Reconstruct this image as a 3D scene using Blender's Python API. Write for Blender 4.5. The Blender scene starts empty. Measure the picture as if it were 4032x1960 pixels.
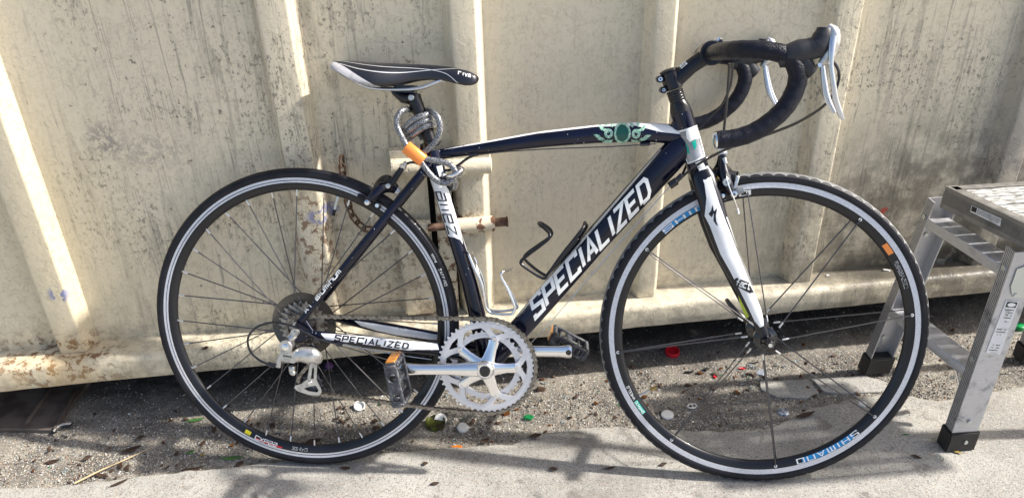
import bpy, bmesh, math, random
from mathutils import Vector, Matrix, noise, geometry
random.seed(7)
PI = math.pi
S = bpy.context.scene
C = S.collection

# ------------------------------------------------------------------ camera, sky, sun, exposure
F_PX, CX, CY = 3101.75363, 2016.0, 980.0                 # focal length and centre in photo pixels (4032 wide)
CAM = Vector((0.0, -1.6546145, 1.2976557))
MC = Matrix(((0.9904965, -0.0875791, 0.1060497), (-0.1354334, -0.4866971, 0.8630085), (-0.0239674, -0.8691696, -0.4939329)))
cd = bpy.data.cameras.new('camera'); cam = bpy.data.objects.new('camera', cd); C.objects.link(cam)
cd.sensor_width = 36; cd.sensor_fit = 'HORIZONTAL'; cd.lens = F_PX / 4032 * 36; cd.clip_start = .05; cd.clip_end = 400
cm = Matrix.Identity(4)
for r in range(3):
    cm[r][0] = MC[r][0]; cm[r][1] = -MC[r][1]; cm[r][2] = -MC[r][2]; cm[r][3] = CAM[r]
cam.matrix_world = cm
S.camera = cam
SUN_EL, SUN_FRONT = 41.0, 5.0
w_ = bpy.data.worlds.new('World'); S.world = w_; w_.use_nodes = True
nt = w_.node_tree; bg = nt.nodes['Background']; sky = nt.nodes.new('ShaderNodeTexSky')
sky.sky_type = 'NISHITA'; sky.sun_disc = False; sky.sun_elevation = math.radians(SUN_EL)
sky.sun_rotation = math.radians(90 + SUN_FRONT); sky.air_density = 1.0; sky.dust_density = 3.0; sky.ozone_density = 1.0
nt.links.new(sky.outputs[0], bg.inputs[0]); bg.inputs[1].default_value = 0.135
sl = bpy.data.lights.new('sun', 'SUN'); sl.energy = 4.7; sl.angle = math.radians(1.8); sl.color = (1, .955, .88)
so = bpy.data.objects.new('sun', sl); C.objects.link(so)
e, a = math.radians(SUN_EL), math.radians(SUN_FRONT)
so.rotation_euler = Vector((math.cos(e) * math.cos(a), -math.cos(e) * math.sin(a), math.sin(e))).to_track_quat('Z', 'Y').to_euler()
so.location = (3, -1, 3)
S.view_settings.view_transform = 'Standard'; S.view_settings.look = 'None'
S.view_settings.exposure = 0.74; S.view_settings.gamma = 1; S.view_settings.use_curve_mapping = False

# ------------------------------------------------------------------ placing things on the real planes of the place
RB = Matrix(((0.9782043, 0.063098, -0.1978258), (-0.2076399, 0.2906091, -0.9340407), (-0.0014461, 0.9547591, 0.2973768)))
TB = Vector((-0.2759811, -0.1872655, 0.3213646))          # rear axle; bike axes: u forward, v up, w to its right side
RBT = RB.transposed(); WB = 0.97224
def ray(x, y): return MC @ Vector(((x - CX) / F_PX, (y - CY) / F_PX, 1))
def onY(x, y, Y): d = ray(x, y); return CAM + d * ((Y - CAM.y) / d.y)
def onZ(x, y, Z=0.): d = ray(x, y); return CAM + d * ((Z - CAM.z) / d.z)
def B(x, y, w=0.):
    d = ray(x, y); n = RB.col[2]; o = TB + w * n
    return RBT @ (CAM + d * (((o - CAM) @ n) / (d @ n)) - TB)
def Bs(L, w=0.): return [B(p[0], p[1], p[2] if len(p) > 2 else w) for p in L]

# ------------------------------------------------------------------ materials
MATS = {}
def mat(name, col, rough=.5, metal=0., col2=None, nscale=20., bump=0., bscale=60., mix=(.4, .6), coat=0., trans=0., emis=None, detail=4, stretch=(1, 1, 1), spec=.5, ior=1.45, alpha=1.):
    if name in MATS: return MATS[name]
    m = bpy.data.materials.new(name); m.use_nodes = True; MATS[name] = m
    n = m.node_tree.nodes; l = m.node_tree.links; b = n['Principled BSDF']
    b.inputs['Base Color'].default_value = (*col, 1); b.inputs['Roughness'].default_value = rough
    b.inputs['Metallic'].default_value = metal; b.inputs['Coat Weight'].default_value = coat
    b.inputs['Coat Roughness'].default_value = .08
    b.inputs['Transmission Weight'].default_value = trans; b.inputs['IOR'].default_value = ior
    b.inputs['Specular IOR Level'].default_value = spec
    tc = n.new('ShaderNodeTexCoord'); mp = n.new('ShaderNodeMapping'); mp.inputs['Scale'].default_value = stretch
    l.new(tc.outputs['Object'], mp.inputs[0])
    if col2 is not None:
        t = n.new('ShaderNodeTexNoise'); t.inputs['Scale'].default_value = nscale; t.inputs['Detail'].default_value = detail
        l.new(mp.outputs[0], t.inputs['Vector'])
        r = n.new('ShaderNodeValToRGB'); r.color_ramp.elements[0].position = mix[0]; r.color_ramp.elements[1].position = mix[1]
        r.color_ramp.elements[0].color = (*col, 1); r.color_ramp.elements[1].color = (*col2, 1)
        l.new(t.outputs[0], r.inputs[0]); l.new(r.outputs[0], b.inputs['Base Color'])
    if bump:
        t = n.new('ShaderNodeTexNoise'); t.inputs['Scale'].default_value = bscale; t.inputs['Detail'].default_value = 5
        l.new(mp.outputs[0], t.inputs['Vector'])
        bp = n.new('ShaderNodeBump'); bp.inputs['Strength'].default_value = bump; bp.inputs['Distance'].default_value = .002
        l.new(t.outputs[0], bp.inputs['Height']); l.new(bp.outputs[0], b.inputs['Normal'])
    return m

class G:
    """little node-graph writer"""
    def __init__(s, name):
        s.m = bpy.data.materials.new(name); s.m.use_nodes = True; MATS[name] = s.m
        s.n = s.m.node_tree.nodes; s.l = s.m.node_tree.links; s.b = s.n['Principled BSDF']
        s.tc = s.n.new('ShaderNodeTexCoord').outputs['Object']
    def put(s, sock, v):
        if hasattr(v, 'links'): s.l.new(v, sock)
        elif isinstance(v, tuple) and len(v) == 3 and sock.type == 'RGBA': sock.default_value = (*v, 1)
        else: sock.default_value = v
    def map(s, scale=(1, 1, 1), loc=(0, 0, 0)):
        q = s.n.new('ShaderNodeMapping'); q.inputs['Scale'].default_value = scale; q.inputs['Location'].default_value = loc
        s.l.new(s.tc, q.inputs[0]); return q.outputs[0]
    def noise(s, scale, vec=None, detail=4, rough=.5, dist=0.):
        q = s.n.new('ShaderNodeTexNoise'); q.inputs['Scale'].default_value = scale; q.inputs['Detail'].default_value = detail
        q.inputs['Roughness'].default_value = rough; q.inputs['Distortion'].default_value = dist
        s.l.new(vec or s.tc, q.inputs['Vector']); return q.outputs[0]
    def voro(s, scale, vec=None, feat='F1', out='Distance', rnd=1.):
        q = s.n.new('ShaderNodeTexVoronoi'); q.feature = feat; q.inputs['Scale'].default_value = scale
        q.inputs['Randomness'].default_value = rnd
        s.l.new(vec or s.tc, q.inputs['Vector']); return q.outputs[out]
    def ramp(s, v, a, b_, ca=0., cb=1.):
        q = s.n.new('ShaderNodeMapRange'); q.interpolation_type = 'SMOOTHSTEP'
        q.inputs['From Min'].default_value = a; q.inputs['From Max'].default_value = b_
        q.inputs['To Min'].default_value = ca; q.inputs['To Max'].default_value = cb
        s.l.new(v, q.inputs['Value']); return q.outputs[0]
    def math(s, op, a, b_=0.):
        q = s.n.new('ShaderNodeMath'); q.operation = op; s.put(q.inputs[0], a); s.put(q.inputs[1], b_); return q.outputs[0]
    def mix(s, f, a, b_):
        q = s.n.new('ShaderNodeMix'); q.data_type = 'RGBA'; s.put(q.inputs[0], f); s.put(q.inputs[6], a); s.put(q.inputs[7], b_); return q.outputs[2]
    def blob(s, c, r, soft=.5):
        """1 inside an ellipsoid at c with radii r, fading outwards"""
        q = s.n.new('ShaderNodeMapping'); q.vector_type = 'POINT'
        q.inputs['Scale'].default_value = tuple(1 / k for k in r); q.inputs['Location'].default_value = tuple(-c[k] / r[k] for k in range(3))
        s.l.new(s.tc, q.inputs[0]); v = s.n.new('ShaderNodeVectorMath'); v.operation = 'LENGTH'; s.l.new(q.outputs[0], v.inputs[0])
        return s.ramp(v.outputs['Value'], 1 - soft, 1 + soft, 1., 0.)
    def done(s, color, rough=.5, height=None, strength=.4, dist=.003):
        s.put(s.b.inputs['Base Color'], color); s.put(s.b.inputs['Roughness'], rough)
        if height is not None:
            q = s.n.new('ShaderNodeBump'); q.inputs['Strength'].default_value = strength; q.inputs['Distance'].default_value = dist
            s.l.new(height, q.inputs['Height']); s.l.new(q.outputs[0], s.b.inputs['Normal'])
        return s.m

def wall_paint():
    g = G('cream_paint'); cream = (.73, .65, .485)
    c = g.mix(g.ramp(g.noise(1.7), .3, .7), cream, (.64, .575, .445))
    # yellowed run-offs, then grey dirt streaks that run downwards, then speckled mildew
    st = g.math('MULTIPLY', g.noise(1., g.map((34, 34, 2.6)), 7, .7, 1.2), g.ramp(g.noise(5.), .3, .62, .86, 1.06))
    streak = g.ramp(st, .50, .63)
    area = g.math('ADD', g.blob((-.47, 0, .62), (.26, .3, .7), .6), g.blob((1.15, 0, .55), (.3, .3, .6), .5))
    area = g.math('ADD', area, g.blob((-.11, 0, .9), (.17, .3, .5), .5))
    area = g.math('ADD', g.math('MULTIPLY', g.math('MINIMUM', area, 1.), .9), .22)
    c = g.mix(g.math('MULTIPLY', g.math('MULTIPLY', streak, area), .45), c, (.30, .27, .215))
    st2 = g.ramp(g.noise(1., g.map((80, 80, 3.5), (3, 1, 0)), 6, .7, 1.5), .57, .63)
    c = g.mix(g.math('MULTIPLY', g.math('MULTIPLY', st2, area), .5), c, (.20, .18, .15))
    big = g.ramp(g.noise(5., None, 3), .45, .72)
    sp = g.ramp(g.noise(110., g.map((1, 1, .6)), 5, .75), .535, .60)
    sp = g.math('MULTIPLY', sp, g.math('MINIMUM', g.math('ADD', g.math('MULTIPLY', g.math('MULTIPLY', big, area), 1.9), .16), 1.))
    c = g.mix(g.math('MULTIPLY', sp, .75), c, (.17, .15, .12))
    sp2 = g.ramp(g.noise(48., None, 6, .8), .60, .64)
    c = g.mix(g.math('MULTIPLY', sp2, g.math('MULTIPLY', area, .8)), c, (.12, .10, .08))
    # dirt low down against the ledge, and under the stool end
    low = g.math('MULTIPLY', g.ramp(g.noise(30., None, 5, .7), .42, .62), g.blob((.1, 0, .10), (2.6, .2, .17), .45))
    c = g.mix(g.math('MULTIPLY', low, .45), c, (.22, .20, .165))
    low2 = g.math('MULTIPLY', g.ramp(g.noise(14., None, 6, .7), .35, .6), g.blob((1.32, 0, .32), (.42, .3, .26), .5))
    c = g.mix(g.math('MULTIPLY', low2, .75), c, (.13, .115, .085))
    c = g.mix(g.math('MULTIPLY', g.blob((1.47, 0, .75), (.09, .3, .5), .8), .6), c, (.16, .16, .18))  # end rib's shadow and some dirt, painted into the wall colour
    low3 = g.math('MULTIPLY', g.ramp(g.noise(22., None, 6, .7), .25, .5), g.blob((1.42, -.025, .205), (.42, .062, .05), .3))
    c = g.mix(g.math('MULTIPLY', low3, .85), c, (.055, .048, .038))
    # warm yellow ageing on the left edge
    c = g.mix(g.math('MULTIPLY', g.blob((-.80, 0, .45), (.14, .3, .32), .7), .30), c, (.60, .49, .28))
    # rust
    rz = g.math('ADD', g.blob((-.85, -.07, .15), (.11, .1, .08), .7), g.blob((-.25, -.04, .41), (.07, .1, .17), .5))
    rz = g.math('ADD', rz, g.blob((-.93, -.05, .21), (.17, .06, .035), .6))
    rz = g.math('ADD', rz, g.blob((.05, -.03, .38), (.035, .1, .22), .5))
    rz = g.math('ADD', rz, g.blob((.10, -.05, .45), (.06, .1, .03), .6))
    rz = g.math('ADD', rz, g.math('MULTIPLY', g.blob((-.05, 0, .30), (.10, .1, .16), .5), .6))
    rust = g.math('MULTIPLY', g.ramp(g.noise(46., None, 8, .75), .515, .57), rz)
    rc = g.mix(g.noise(60.), (.12, .062, .036), (.27, .15, .08))
    c = g.mix(g.math('MULTIPLY', rust, .85), c, rc)
    halo = g.math('MULTIPLY', g.blob((-.86, -.07, .15), (.13, .1, .09), .8), g.ramp(g.noise(12., g.map((1, 1, .3))), .42, .6))
    c = g.mix(g.math('MULTIPLY', halo, .38), c, (.58, .36, .12))
    # flaked triangle with a knocked-off chip
    fl = g.math('MULTIPLY', g.ramp(g.noise(70., None, 6, .7, .6), .47, .53), g.math('ADD', g.blob((-.655, 0, .70), (.030, .1, .036), .6), g.math('MULTIPLY', g.blob((-.57, 0, .67), (.06, .1, .035), .9), .7)))
    c = g.mix(g.math('MULTIPLY', fl, .8), c, (.30, .27, .23))
    bl = g.math('MULTIPLY', g.ramp(g.noise(45.), .45, .5), g.math('ADD', g.blob((-.225, -.04, .5), (.035, .1, .02), .3), g.blob((-.83, -.04, .36), (.02, .1, .02), .4)))
    c = g.mix(bl, c, (.24, .25, .38))
    rd = g.math('MULTIPLY', g.ramp(g.noise(60.), .45, .5), g.math('ADD', g.blob((1.164, 0, .365), (.011, .1, .010), .3), g.blob((1.163, 0, .347), (.010, .1, .006), .3)))
    c = g.mix(rd, c, (.42, .06, .04))
    # blue-green and warm paint differences are slight; relief: orange peel, curled flakes, dents
    h = g.math('MULTIPLY', g.noise(9., None, 2), 1.2)
    flk = g.ramp(g.voro(42., g.map((1, 1, 1.1)), 'F1'), .0, .16)
    dense = g.ramp(g.noise(3.5, g.map((1, 1, 1), (5, 2, 1)), 3), .42, .62)
    h = g.math('SUBTRACT', h, g.math('MULTIPLY', g.math('MULTIPLY', g.math('SUBTRACT', 1., flk), dense), .5))
    h = g.math('ADD', h, g.math('MULTIPLY', g.noise(120., None, 4, .6), .35))
    h = g.math('ADD', h, g.math('MULTIPLY', g.ramp(g.noise(38., None, 7, .7), .52, .56), .5))
    h = g.math('SUBTRACT', h, g.math('MULTIPLY', rust, .6))
    return g.done(c, g.ramp(rust, 0, 1, .45, .85), h, .5, .004)

def concrete(name, light, dark, grit, speck=1.):
    g = G(name)
    c = g.mix(g.ramp(g.noise(6., None, 6, .65), .35, .68), light, dark)
    c = g.mix(g.math('MULTIPLY', g.ramp(g.noise(2.1, None, 3), .45, .7), .35), c, tuple(k * .62 for k in dark))
    v = g.voro(420., g.map((1, 1, 1)), 'F1', 'Color')
    s_ = g.n.new('ShaderNodeSeparateColor'); g.l.new(v, s_.inputs[0])
    c = g.mix(g.math('MULTIPLY', g.ramp(s_.outputs[0], .80, .84), .7 * speck), c, (.11, .10, .09))
    c = g.mix(g.math('MULTIPLY', g.ramp(s_.outputs[1], .91, .95), .55 * speck), c, (.62, .59, .53))
    c = g.mix(g.math('MULTIPLY', g.ramp(s_.outputs[2], .9, .93), .5 * speck), c, (.33, .23, .15))
    st = g.ramp(g.noise(13., None, 6, .7, .4), .56, .66)
    c = g.mix(g.math('MULTIPLY', st, .55), c, (.10, .09, .08))
    if speck > 1:                                              # dark soil, with the container's shade put into the ground colour
        soil_shade = g.math('MULTIPLY', g.blob((.3, 1.2, 0), (4., 1.20, 1.), .06), g.ramp(g.noise(16., None, 6, .65), .25, .5))
        c = g.mix(g.math('MULTIPLY', soil_shade, .85), c, (.032, .030, .030))
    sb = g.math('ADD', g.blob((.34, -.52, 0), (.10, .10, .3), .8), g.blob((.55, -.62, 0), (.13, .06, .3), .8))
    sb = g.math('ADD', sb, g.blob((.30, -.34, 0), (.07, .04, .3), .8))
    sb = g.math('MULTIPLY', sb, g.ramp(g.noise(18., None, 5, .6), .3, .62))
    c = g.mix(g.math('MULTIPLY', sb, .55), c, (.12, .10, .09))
    h = g.math('ADD', g.noise(260., None, 4, .6), g.math('MULTIPLY', g.noise(40., None, 5, .6), .8))
    h = g.math('SUBTRACT', h, g.ramp(g.voro(200., None), .0, .35, .4, .0))
    return g.done(c, .85, h, .55, .0016 * grit)

def metal_brushed(name, col, rough, stretch=(1, 1, 30), dirt=.0, metal=1.):
    g = G(name)
    t = g.noise(40., g.map(stretch), 4)
    c = g.mix(g.ramp(t, .3, .7), tuple(k * .82 for k in col), col)
    if dirt:
        d = g.ramp(g.noise(22., None, 6, .7), .60 - dirt * .3, .72)
        c = g.mix(g.math('MULTIPLY', d, .8), c, (.10, .095, .09))
        g.put(g.b.inputs['Metallic'], g.ramp(d, 0, 1, metal, metal * .2))
    else: g.b.inputs['Metallic'].default_value = metal
    return g.done(c, g.ramp(t, .3, .7, rough * .8, rough * 1.3), t, .12, .001)

PAINT = wall_paint()
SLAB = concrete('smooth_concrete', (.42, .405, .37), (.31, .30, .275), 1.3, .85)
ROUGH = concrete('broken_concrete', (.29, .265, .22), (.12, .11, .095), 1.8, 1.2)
M = dict(
    navy=mat('navy_frame_paint', (.0035, .005, .024), .22, .4, (.002, .0025, .010), 9., mix=(.35, .65), coat=.4, bump=.05, bscale=900),
    navyblk=mat('black_navy_satin', (.004, .005, .012), .32, .1, coat=.25),
    black=mat('black_satin', (.006, .006, .009), .36, coat=.15),
    gloss=mat('black_gloss', (.005, .005, .008), .2, coat=.6),
    white=mat('white_frame_paint', (.80, .81, .82), .3, 0., (.70, .71, .73), 14., coat=.6),
    offwhite=mat('white_print', (.82, .83, .82), .4),
    blackprint=mat('black_print', (.012, .012, .015), .35),
    silverstripe=mat('silver_print', (.55, .56, .58), .35, .5),
    rubber=mat('tyre_rubber', (.0085, .0085, .012), .5, 0., (.014, .014, .019), 35., bump=.25, bscale=300, spec=.35),
    tread=mat('sky_sheen_tread_rubber', (.16, .16, .165), .5, 0., (.24, .24, .24), 50., bump=.5, bscale=420),
    tape=mat('cork_bar_tape', (.005, .006, .013), .34, 0., (.009, .010, .019), 90., bump=.7, bscale=420, spec=.32),
    rim=mat('black_rim', (.011, .011, .014), .33, .2, coat=.2),
    brake=metal_brushed('machined_brake_track', (.70, .71, .76), .42, (8, 8, 8), metal=.35),
    spoke=mat('dark_spoke_steel', (.12, .115, .12), .35, .9),
    nipple=mat('silver_nipple', (.70, .70, .70), .3, .9),
    alu=mat('polished_aluminium', (.84, .84, .85), .17, 1., bump=.05, bscale=40),
    ring=mat('anodised_silver_ring', (.70, .70, .74), .36, .6, bump=.06, bscale=500),
    alud=mat('worn_silver', (.60, .59, .57), .34, .85, (.34, .33, .31), 60., mix=(.5, .7), bump=.2),
    steel=mat('chain_steel', (.33, .30, .26), .38, .9, (.14, .12, .10), 160., mix=(.45, .6)),
    cassette=mat('oily_sprocket_steel', (.36, .34, .31), .40, .85, (.12, .10, .085), 70., mix=(.48, .62)),
    lever=mat('silver_lever', (.58, .60, .64), .25, .85),
    plasticgrey=mat('grey_plastic', (.22, .23, .25), .4, .1),
    pedal=mat('scuffed_black_plastic', (.045, .048, .058), .45, 0., (.14, .14, .15), 75., mix=(.5, .68), bump=.4),
    amber=mat('amber_reflector', (.60, .22, .02), .18, coat=.8, bump=.5, bscale=500),
    orange=mat('orange_vinyl_tag', (1., .30, .06), .38, coat=.2),
    clear=mat('smoked_clear_disc', (.10, .09, .075), .25, coat=.3, trans=.35),
    saddle=mat('black_saddle_cover', (.010, .011, .017), .33, 0., coat=.25, bump=.15, bscale=500),
    saddlew=mat('worn_white_saddle_side', (.46, .45, .47), .5, 0., (.30, .29, .30), 40., mix=(.5, .7)),
    blue=mat('blue_rim_sticker', (.02, .26, .58), .35), teal=mat('teal_print', (.0, .34, .27), .4),
    greenp=mat('pale_green_print', (.42, .60, .50), .45, 0., (.10, .32, .22), 260., mix=(.45, .6)),
    greend=mat('dark_green_print', (.01, .09, .07), .3),
    yellow=mat('yellow_print', (.78, .66, .02), .4), lime=mat('lime_print', (.62, .74, .08), .4),
    red=mat('red_print', (.62, .02, .03), .4), redcap=mat('red_plastic', (.60, .015, .03), .4, bump=.2, bscale=200),
    whitecap=mat('white_plastic', (.80, .79, .76), .42, bump=.1, bscale=90), greencap=mat('green_plastic', (.01, .26, .07), .35),
    purple=mat('purple_plastic', (.13, .05, .20), .35),
    foil=mat('sticker_film', (.20, .21, .23), .25, .3, (.40, .41, .44), 14., coat=.5),
    brass=mat('brass', (.42, .28, .10), .35, .9),
    rust=mat('rusty_steel', (.085, .045, .028), .8, .2, (.18, .11, .075), 50., bump=.6, bscale=120),
    rustp=mat('rusted_cream_steel', (.70, .61, .45), .6, .0, (.17, .08, .045), 34., mix=(.54, .58), bump=.5),
    lock=None, stool=metal_brushed('weathered_aluminium', (.58, .58, .60), .45, (1, 1, 30), .3, .6),
    stoolgrey=metal_brushed('grooved_weathered_aluminium', (.30, .285, .26), .55, (1, 1, 30), .7, .5),
    stooltop=mat('scuffed_white_tread', (.70, .69, .66), .5, .3, (.24, .23, .21), 40., mix=(.47, .62), bump=.3, stretch=(1, 6, 1)),
    stoolrub=mat('black_rubber_foot', (.022, .021, .021), .6, bump=.3),
    label=mat('peeling_white_label', (.72, .72, .72), .45, 0., (.48, .48, .47), 60., mix=(.55, .65)),
    zinc=mat('zinc_plate', (.55, .58, .56), .4, .7),
    glassc=mat('clear_glass', (.86, .90, .88), .06, trans=.9, ior=1.5), glassb=mat('brown_glass', (.16, .055, .012), .08, trans=.35, ior=1.5),
    glassg=mat('green_glass', (.02, .30, .10), .08, trans=.5, ior=1.5), glasso=mat('orange_glass', (.65, .20, .02), .15, trans=.3),
    leaf=mat('green_leaf', (.06, .17, .04), .45, 0., (.12, .26, .06), 30.), leafb=mat('dead_brown_leaf', (.035, .020, .013), .7, 0., (.085, .045, .026), 30.),
    leafy=mat('yellow_leaf', (.33, .24, .05), .6), straw=mat('dry_straw', (.56, .42, .24), .7),
    dark=mat('dark_scrap', (.022, .020, .020), .6, bump=.5), chipw=mat('white_chip', (.66, .64, .60), .6),
    chipg=mat('grey_chip', (.30, .29, .27), .8), chipd=mat('dark_chip', (.07, .062, .055), .75), chipbr=mat('brown_chip', (.20, .12, .07), .75),
    chipt=mat('tan_chip', (.42, .37, .29), .8), shell=mat('iron_rust_plate', (.085, .065, .055), .8, .1, (.16, .13, .11), 18., bump=.5),
    inside=mat('container_steel_dark', (.05, .045, .04), .9))
def braid():
    g = G('braided_cable_in_clear_vinyl'); v = g.voro(420., None, 'F1')
    c = g.mix(g.ramp(v, .25, .6), (.44, .45, .46), (.10, .10, .11)); g.b.inputs['Metallic'].default_value = .5; g.b.inputs['Coat Weight'].default_value = .8
    g.b.inputs['Coat Roughness'].default_value = .12
    return g.done(c, .35, v, .5, .001)
M['lock'] = braid()

# ------------------------------------------------------------------ mesh helpers
def tag(o, label=None, cat=None, group=None, kind=None):
    if label: o['label'] = label
    if cat: o['category'] = cat
    if group: o['group'] = group
    if kind: o['kind'] = kind
    return o
def empty(name, loc=(0, 0, 0), **k):
    o = bpy.data.objects.new(name, None); C.objects.link(o); o.location = loc; o.empty_display_size = .05
    return tag(o, **k)
class MB:
    def __init__(s): s.v = []; s.f = []; s.m = []
    def add(s, vs, fs, mi=0):
        b = len(s.v); s.v += [tuple(p) for p in vs]; s.f += [tuple(i + b for i in f) for f in fs]; s.m += [mi] * len(fs); return s
    def box(s, c, hx, hy, hz, ax=None, mi=0):
        c = Vector(c); ax = ax or (Vector((1, 0, 0)), Vector((0, 1, 0)), Vector((0, 0, 1)))
        P = [c + ax[0] * (i * hx) + ax[1] * (j * hy) + ax[2] * (k * hz) for k in (-1, 1) for j in (-1, 1) for i in (-1, 1)]
        return s.add(P, [(0, 2, 3, 1), (4, 5, 7, 6), (0, 1, 5, 4), (2, 6, 7, 3), (0, 4, 6, 2), (1, 3, 7, 5)], mi)
    def hexa(s, lo, hi, mi=0):
        n = len(lo); return s.add(list(lo) + list(hi), [tuple(range(n))[::-1], tuple(range(n, 2 * n))] + [(i, (i + 1) % n, n + (i + 1) % n, n + i) for i in range(n)], mi)
    def tube(s, pts, rad, n=12, closed=False, cap=True, flat=1., fax=None, mi=0):
        """sweep a circle; flat squeezes the section along axis fax"""
        pts = [Vector(p) for p in pts]; N = len(pts)
        if not hasattr(rad, '__len__'): rad = [rad] * N
        T = []
        for i in range(N):
            a = pts[(i - 1) % N] if (closed or i) else pts[0]; b = pts[(i + 1) % N] if (closed or i < N - 1) else pts[-1]
            T.append((b - a).normalized())
        u = T[0].orthogonal().normalized() if fax is None else (Vector(fax) - T[0] * T[0].dot(Vector(fax))).normalized()
        vs = []
        for i in range(N):
            if fax is not None: u = Vector(fax)
            u = (u - T[i] * u.dot(T[i])).normalized(); w = T[i].cross(u)
            for k in range(n):
                a = 2 * PI * k / n; vs.append(pts[i] + u * (math.cos(a) * rad[i] * flat) + w * (math.sin(a) * rad[i]))
        fs = []
        for i in range(N if closed else N - 1):
            for k in range(n):
                j = (i + 1) % N; fs.append((i * n + k, i * n + (k + 1) % n, j * n + (k + 1) % n, j * n + k))
        if cap and not closed: fs += [tuple(range(n))[::-1], tuple(range((N - 1) * n, N * n))]
        return s.add(vs, fs, mi)
    def cyl(s, a, b, r, n=16, r2=None, mi=0): return s.tube([a, b], [r, r if r2 is None else r2], n, mi=mi)
    def lathe(s, prof, c=(0, 0, 0), n=64, mi=0, closed=True, cap=False, ax=None):
        """profile of (radius, w) about the w axis through c"""
        c = Vector(c); A = ax or (Vector((1, 0, 0)), Vector((0, 1, 0)), Vector((0, 0, 1)))
        vs = []; P = len(prof)
        for k in range(n):
            a = 2 * PI * k / n
            for (r, w) in prof: vs.append(c + A[0] * (r * math.cos(a)) + A[1] * (r * math.sin(a)) + A[2] * w)
        fs = []
        for k in range(n):
            k2 = (k + 1) % n
            for i in range(P if closed else P - 1):
                j = (i + 1) % P; fs.append((k * P + i, k2 * P + i, k2 * P + j, k * P + j))
        if cap: fs += [tuple(k * P for k in range(n)), tuple(k * P + P - 1 for k in range(n))[::-1]]
        return s.add(vs, fs, mi)
    def plate(s, loops, w0, w1, mi=0, tf=None):
        """flat plate of outline loops[0] with holes loops[1:], thickness from w0 to w1 along the third axis"""
        V2 = []; E = []
        for L in loops:
            b = len(V2); V2 += [Vector((p[0], p[1])) for p in L]; E += [(b + i, b + (i + 1) % len(L)) for i in range(len(L))]
        r = geometry.delaunay_2d_cdt(V2, E, [], 0, 1e-7); ov, fc = r[0], r[2]
        def inside(p):
            c = False
            for L in loops:
                for i in range(len(L)):
                    x1, y1 = L[i][0], L[i][1]; x2, y2 = L[(i + 1) % len(L)][0], L[(i + 1) % len(L)][1]
                    if (y1 > p.y) != (y2 > p.y) and p.x < (x2 - x1) * (p.y - y1) / (y2 - y1) + x1: c = not c
            return c
        tr = []
        for f in fc:
            g = sum((ov[i] for i in f), Vector((0, 0))) / len(f)
            if inside(g):
                a, b_, c_ = ov[f[0]], ov[f[1]], ov[f[2]]
                if (b_ - a).cross(c_ - a) < 0: f = f[::-1]
                tr.append(tuple(f))
        n = len(ov); tf = tf or (lambda x, y, w: (x, y, w))
        vs = [tf(p.x, p.y, w1) for p in ov] + [tf(p.x, p.y, w0) for p in ov]
        fs = [t for t in tr] + [tuple(i + n for i in t[::-1]) for t in tr]
        ed = {}
        for t in tr:
            for i in range(len(t)):
                k = (t[i], t[(i + 1) % len(t)])
                if (k[1], k[0]) in ed: del ed[(k[1], k[0])]
                else: ed[k] = 1
        fs += [(b_, a, a + n, b_ + n) for a, b_ in ed]
        return s.add(vs, fs, mi)
    def build(s, name, mt, parent=None, smooth=True, bevel=0., loc=None, fix=True, seg=2, angle=40):
        me = bpy.data.meshes.new(name); me.from_pydata(s.v, [], s.f)
        for q in (mt if isinstance(mt, (list, tuple)) else [mt]): me.materials.append(q)
        if len(me.materials) > 1: me.polygons.foreach_set('material_index', s.m)
        if fix or bevel:
            bm = bmesh.new(); bm.from_mesh(me)
            if fix: bmesh.ops.recalc_face_normals(bm, faces=bm.faces)
            if bevel:
                ed = [e_ for e_ in bm.edges if len(e_.link_faces) == 2 and e_.calc_face_angle(0) > .5]
                bmesh.ops.bevel(bm, geom=ed, offset=bevel, segments=seg, affect='EDGES', clamp_overlap=True)
            bm.to_mesh(me); bm.free()
        if smooth:
            me.polygons.foreach_set('use_smooth', [True] * len(me.polygons))
            try: me.set_sharp_from_angle(angle=math.radians(angle))
            except Exception: pass
        o = bpy.data.objects.new(name, me); C.objects.link(o)
        if parent is not None: o.parent = parent
        if loc is not None: o.location = loc
        return o
def dup(o, parent=None, loc=None, rot=None, mw=None):
    c = o.copy(); C.objects.link(c); c.parent = parent
    if loc is not None: c.location = loc
    if rot is not None: c.rotation_euler = rot
    if mw is not None: c.matrix_basis = mw
    return c
def spline(pts, k=6, closed=False):
    P = [Vector(p) for p in pts]; N = len(P); out = []
    for i in range(N if closed else N - 1):
        a = P[(i - 1) % N] if (closed or i) else P[0] * 2 - P[1]; b = P[i]; c = P[(i + 1) % N]
        d = P[(i + 2) % N] if (closed or i < N - 2) else P[-1] * 2 - P[-2]
        for j in range(k):
            t = j / k; out.append(.5 * ((2 * b) + (c - a) * t + (2 * a - 5 * b + 4 * c - d) * t * t + (3 * b - a - 3 * c + d) * t ** 3))
    if not closed: out.append(P[-1])
    return out
def lerps(vals, n):
    out = []
    for i in range(n):
        t = i / (n - 1) * (len(vals) - 1); k = min(int(t), len(vals) - 2); out.append(vals[k] + (vals[k + 1] - vals[k]) * (t - k))
    return out
X3, Y3, Z3 = Vector((1, 0, 0)), Vector((0, 1, 0)), Vector((0, 0, 1))

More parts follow.
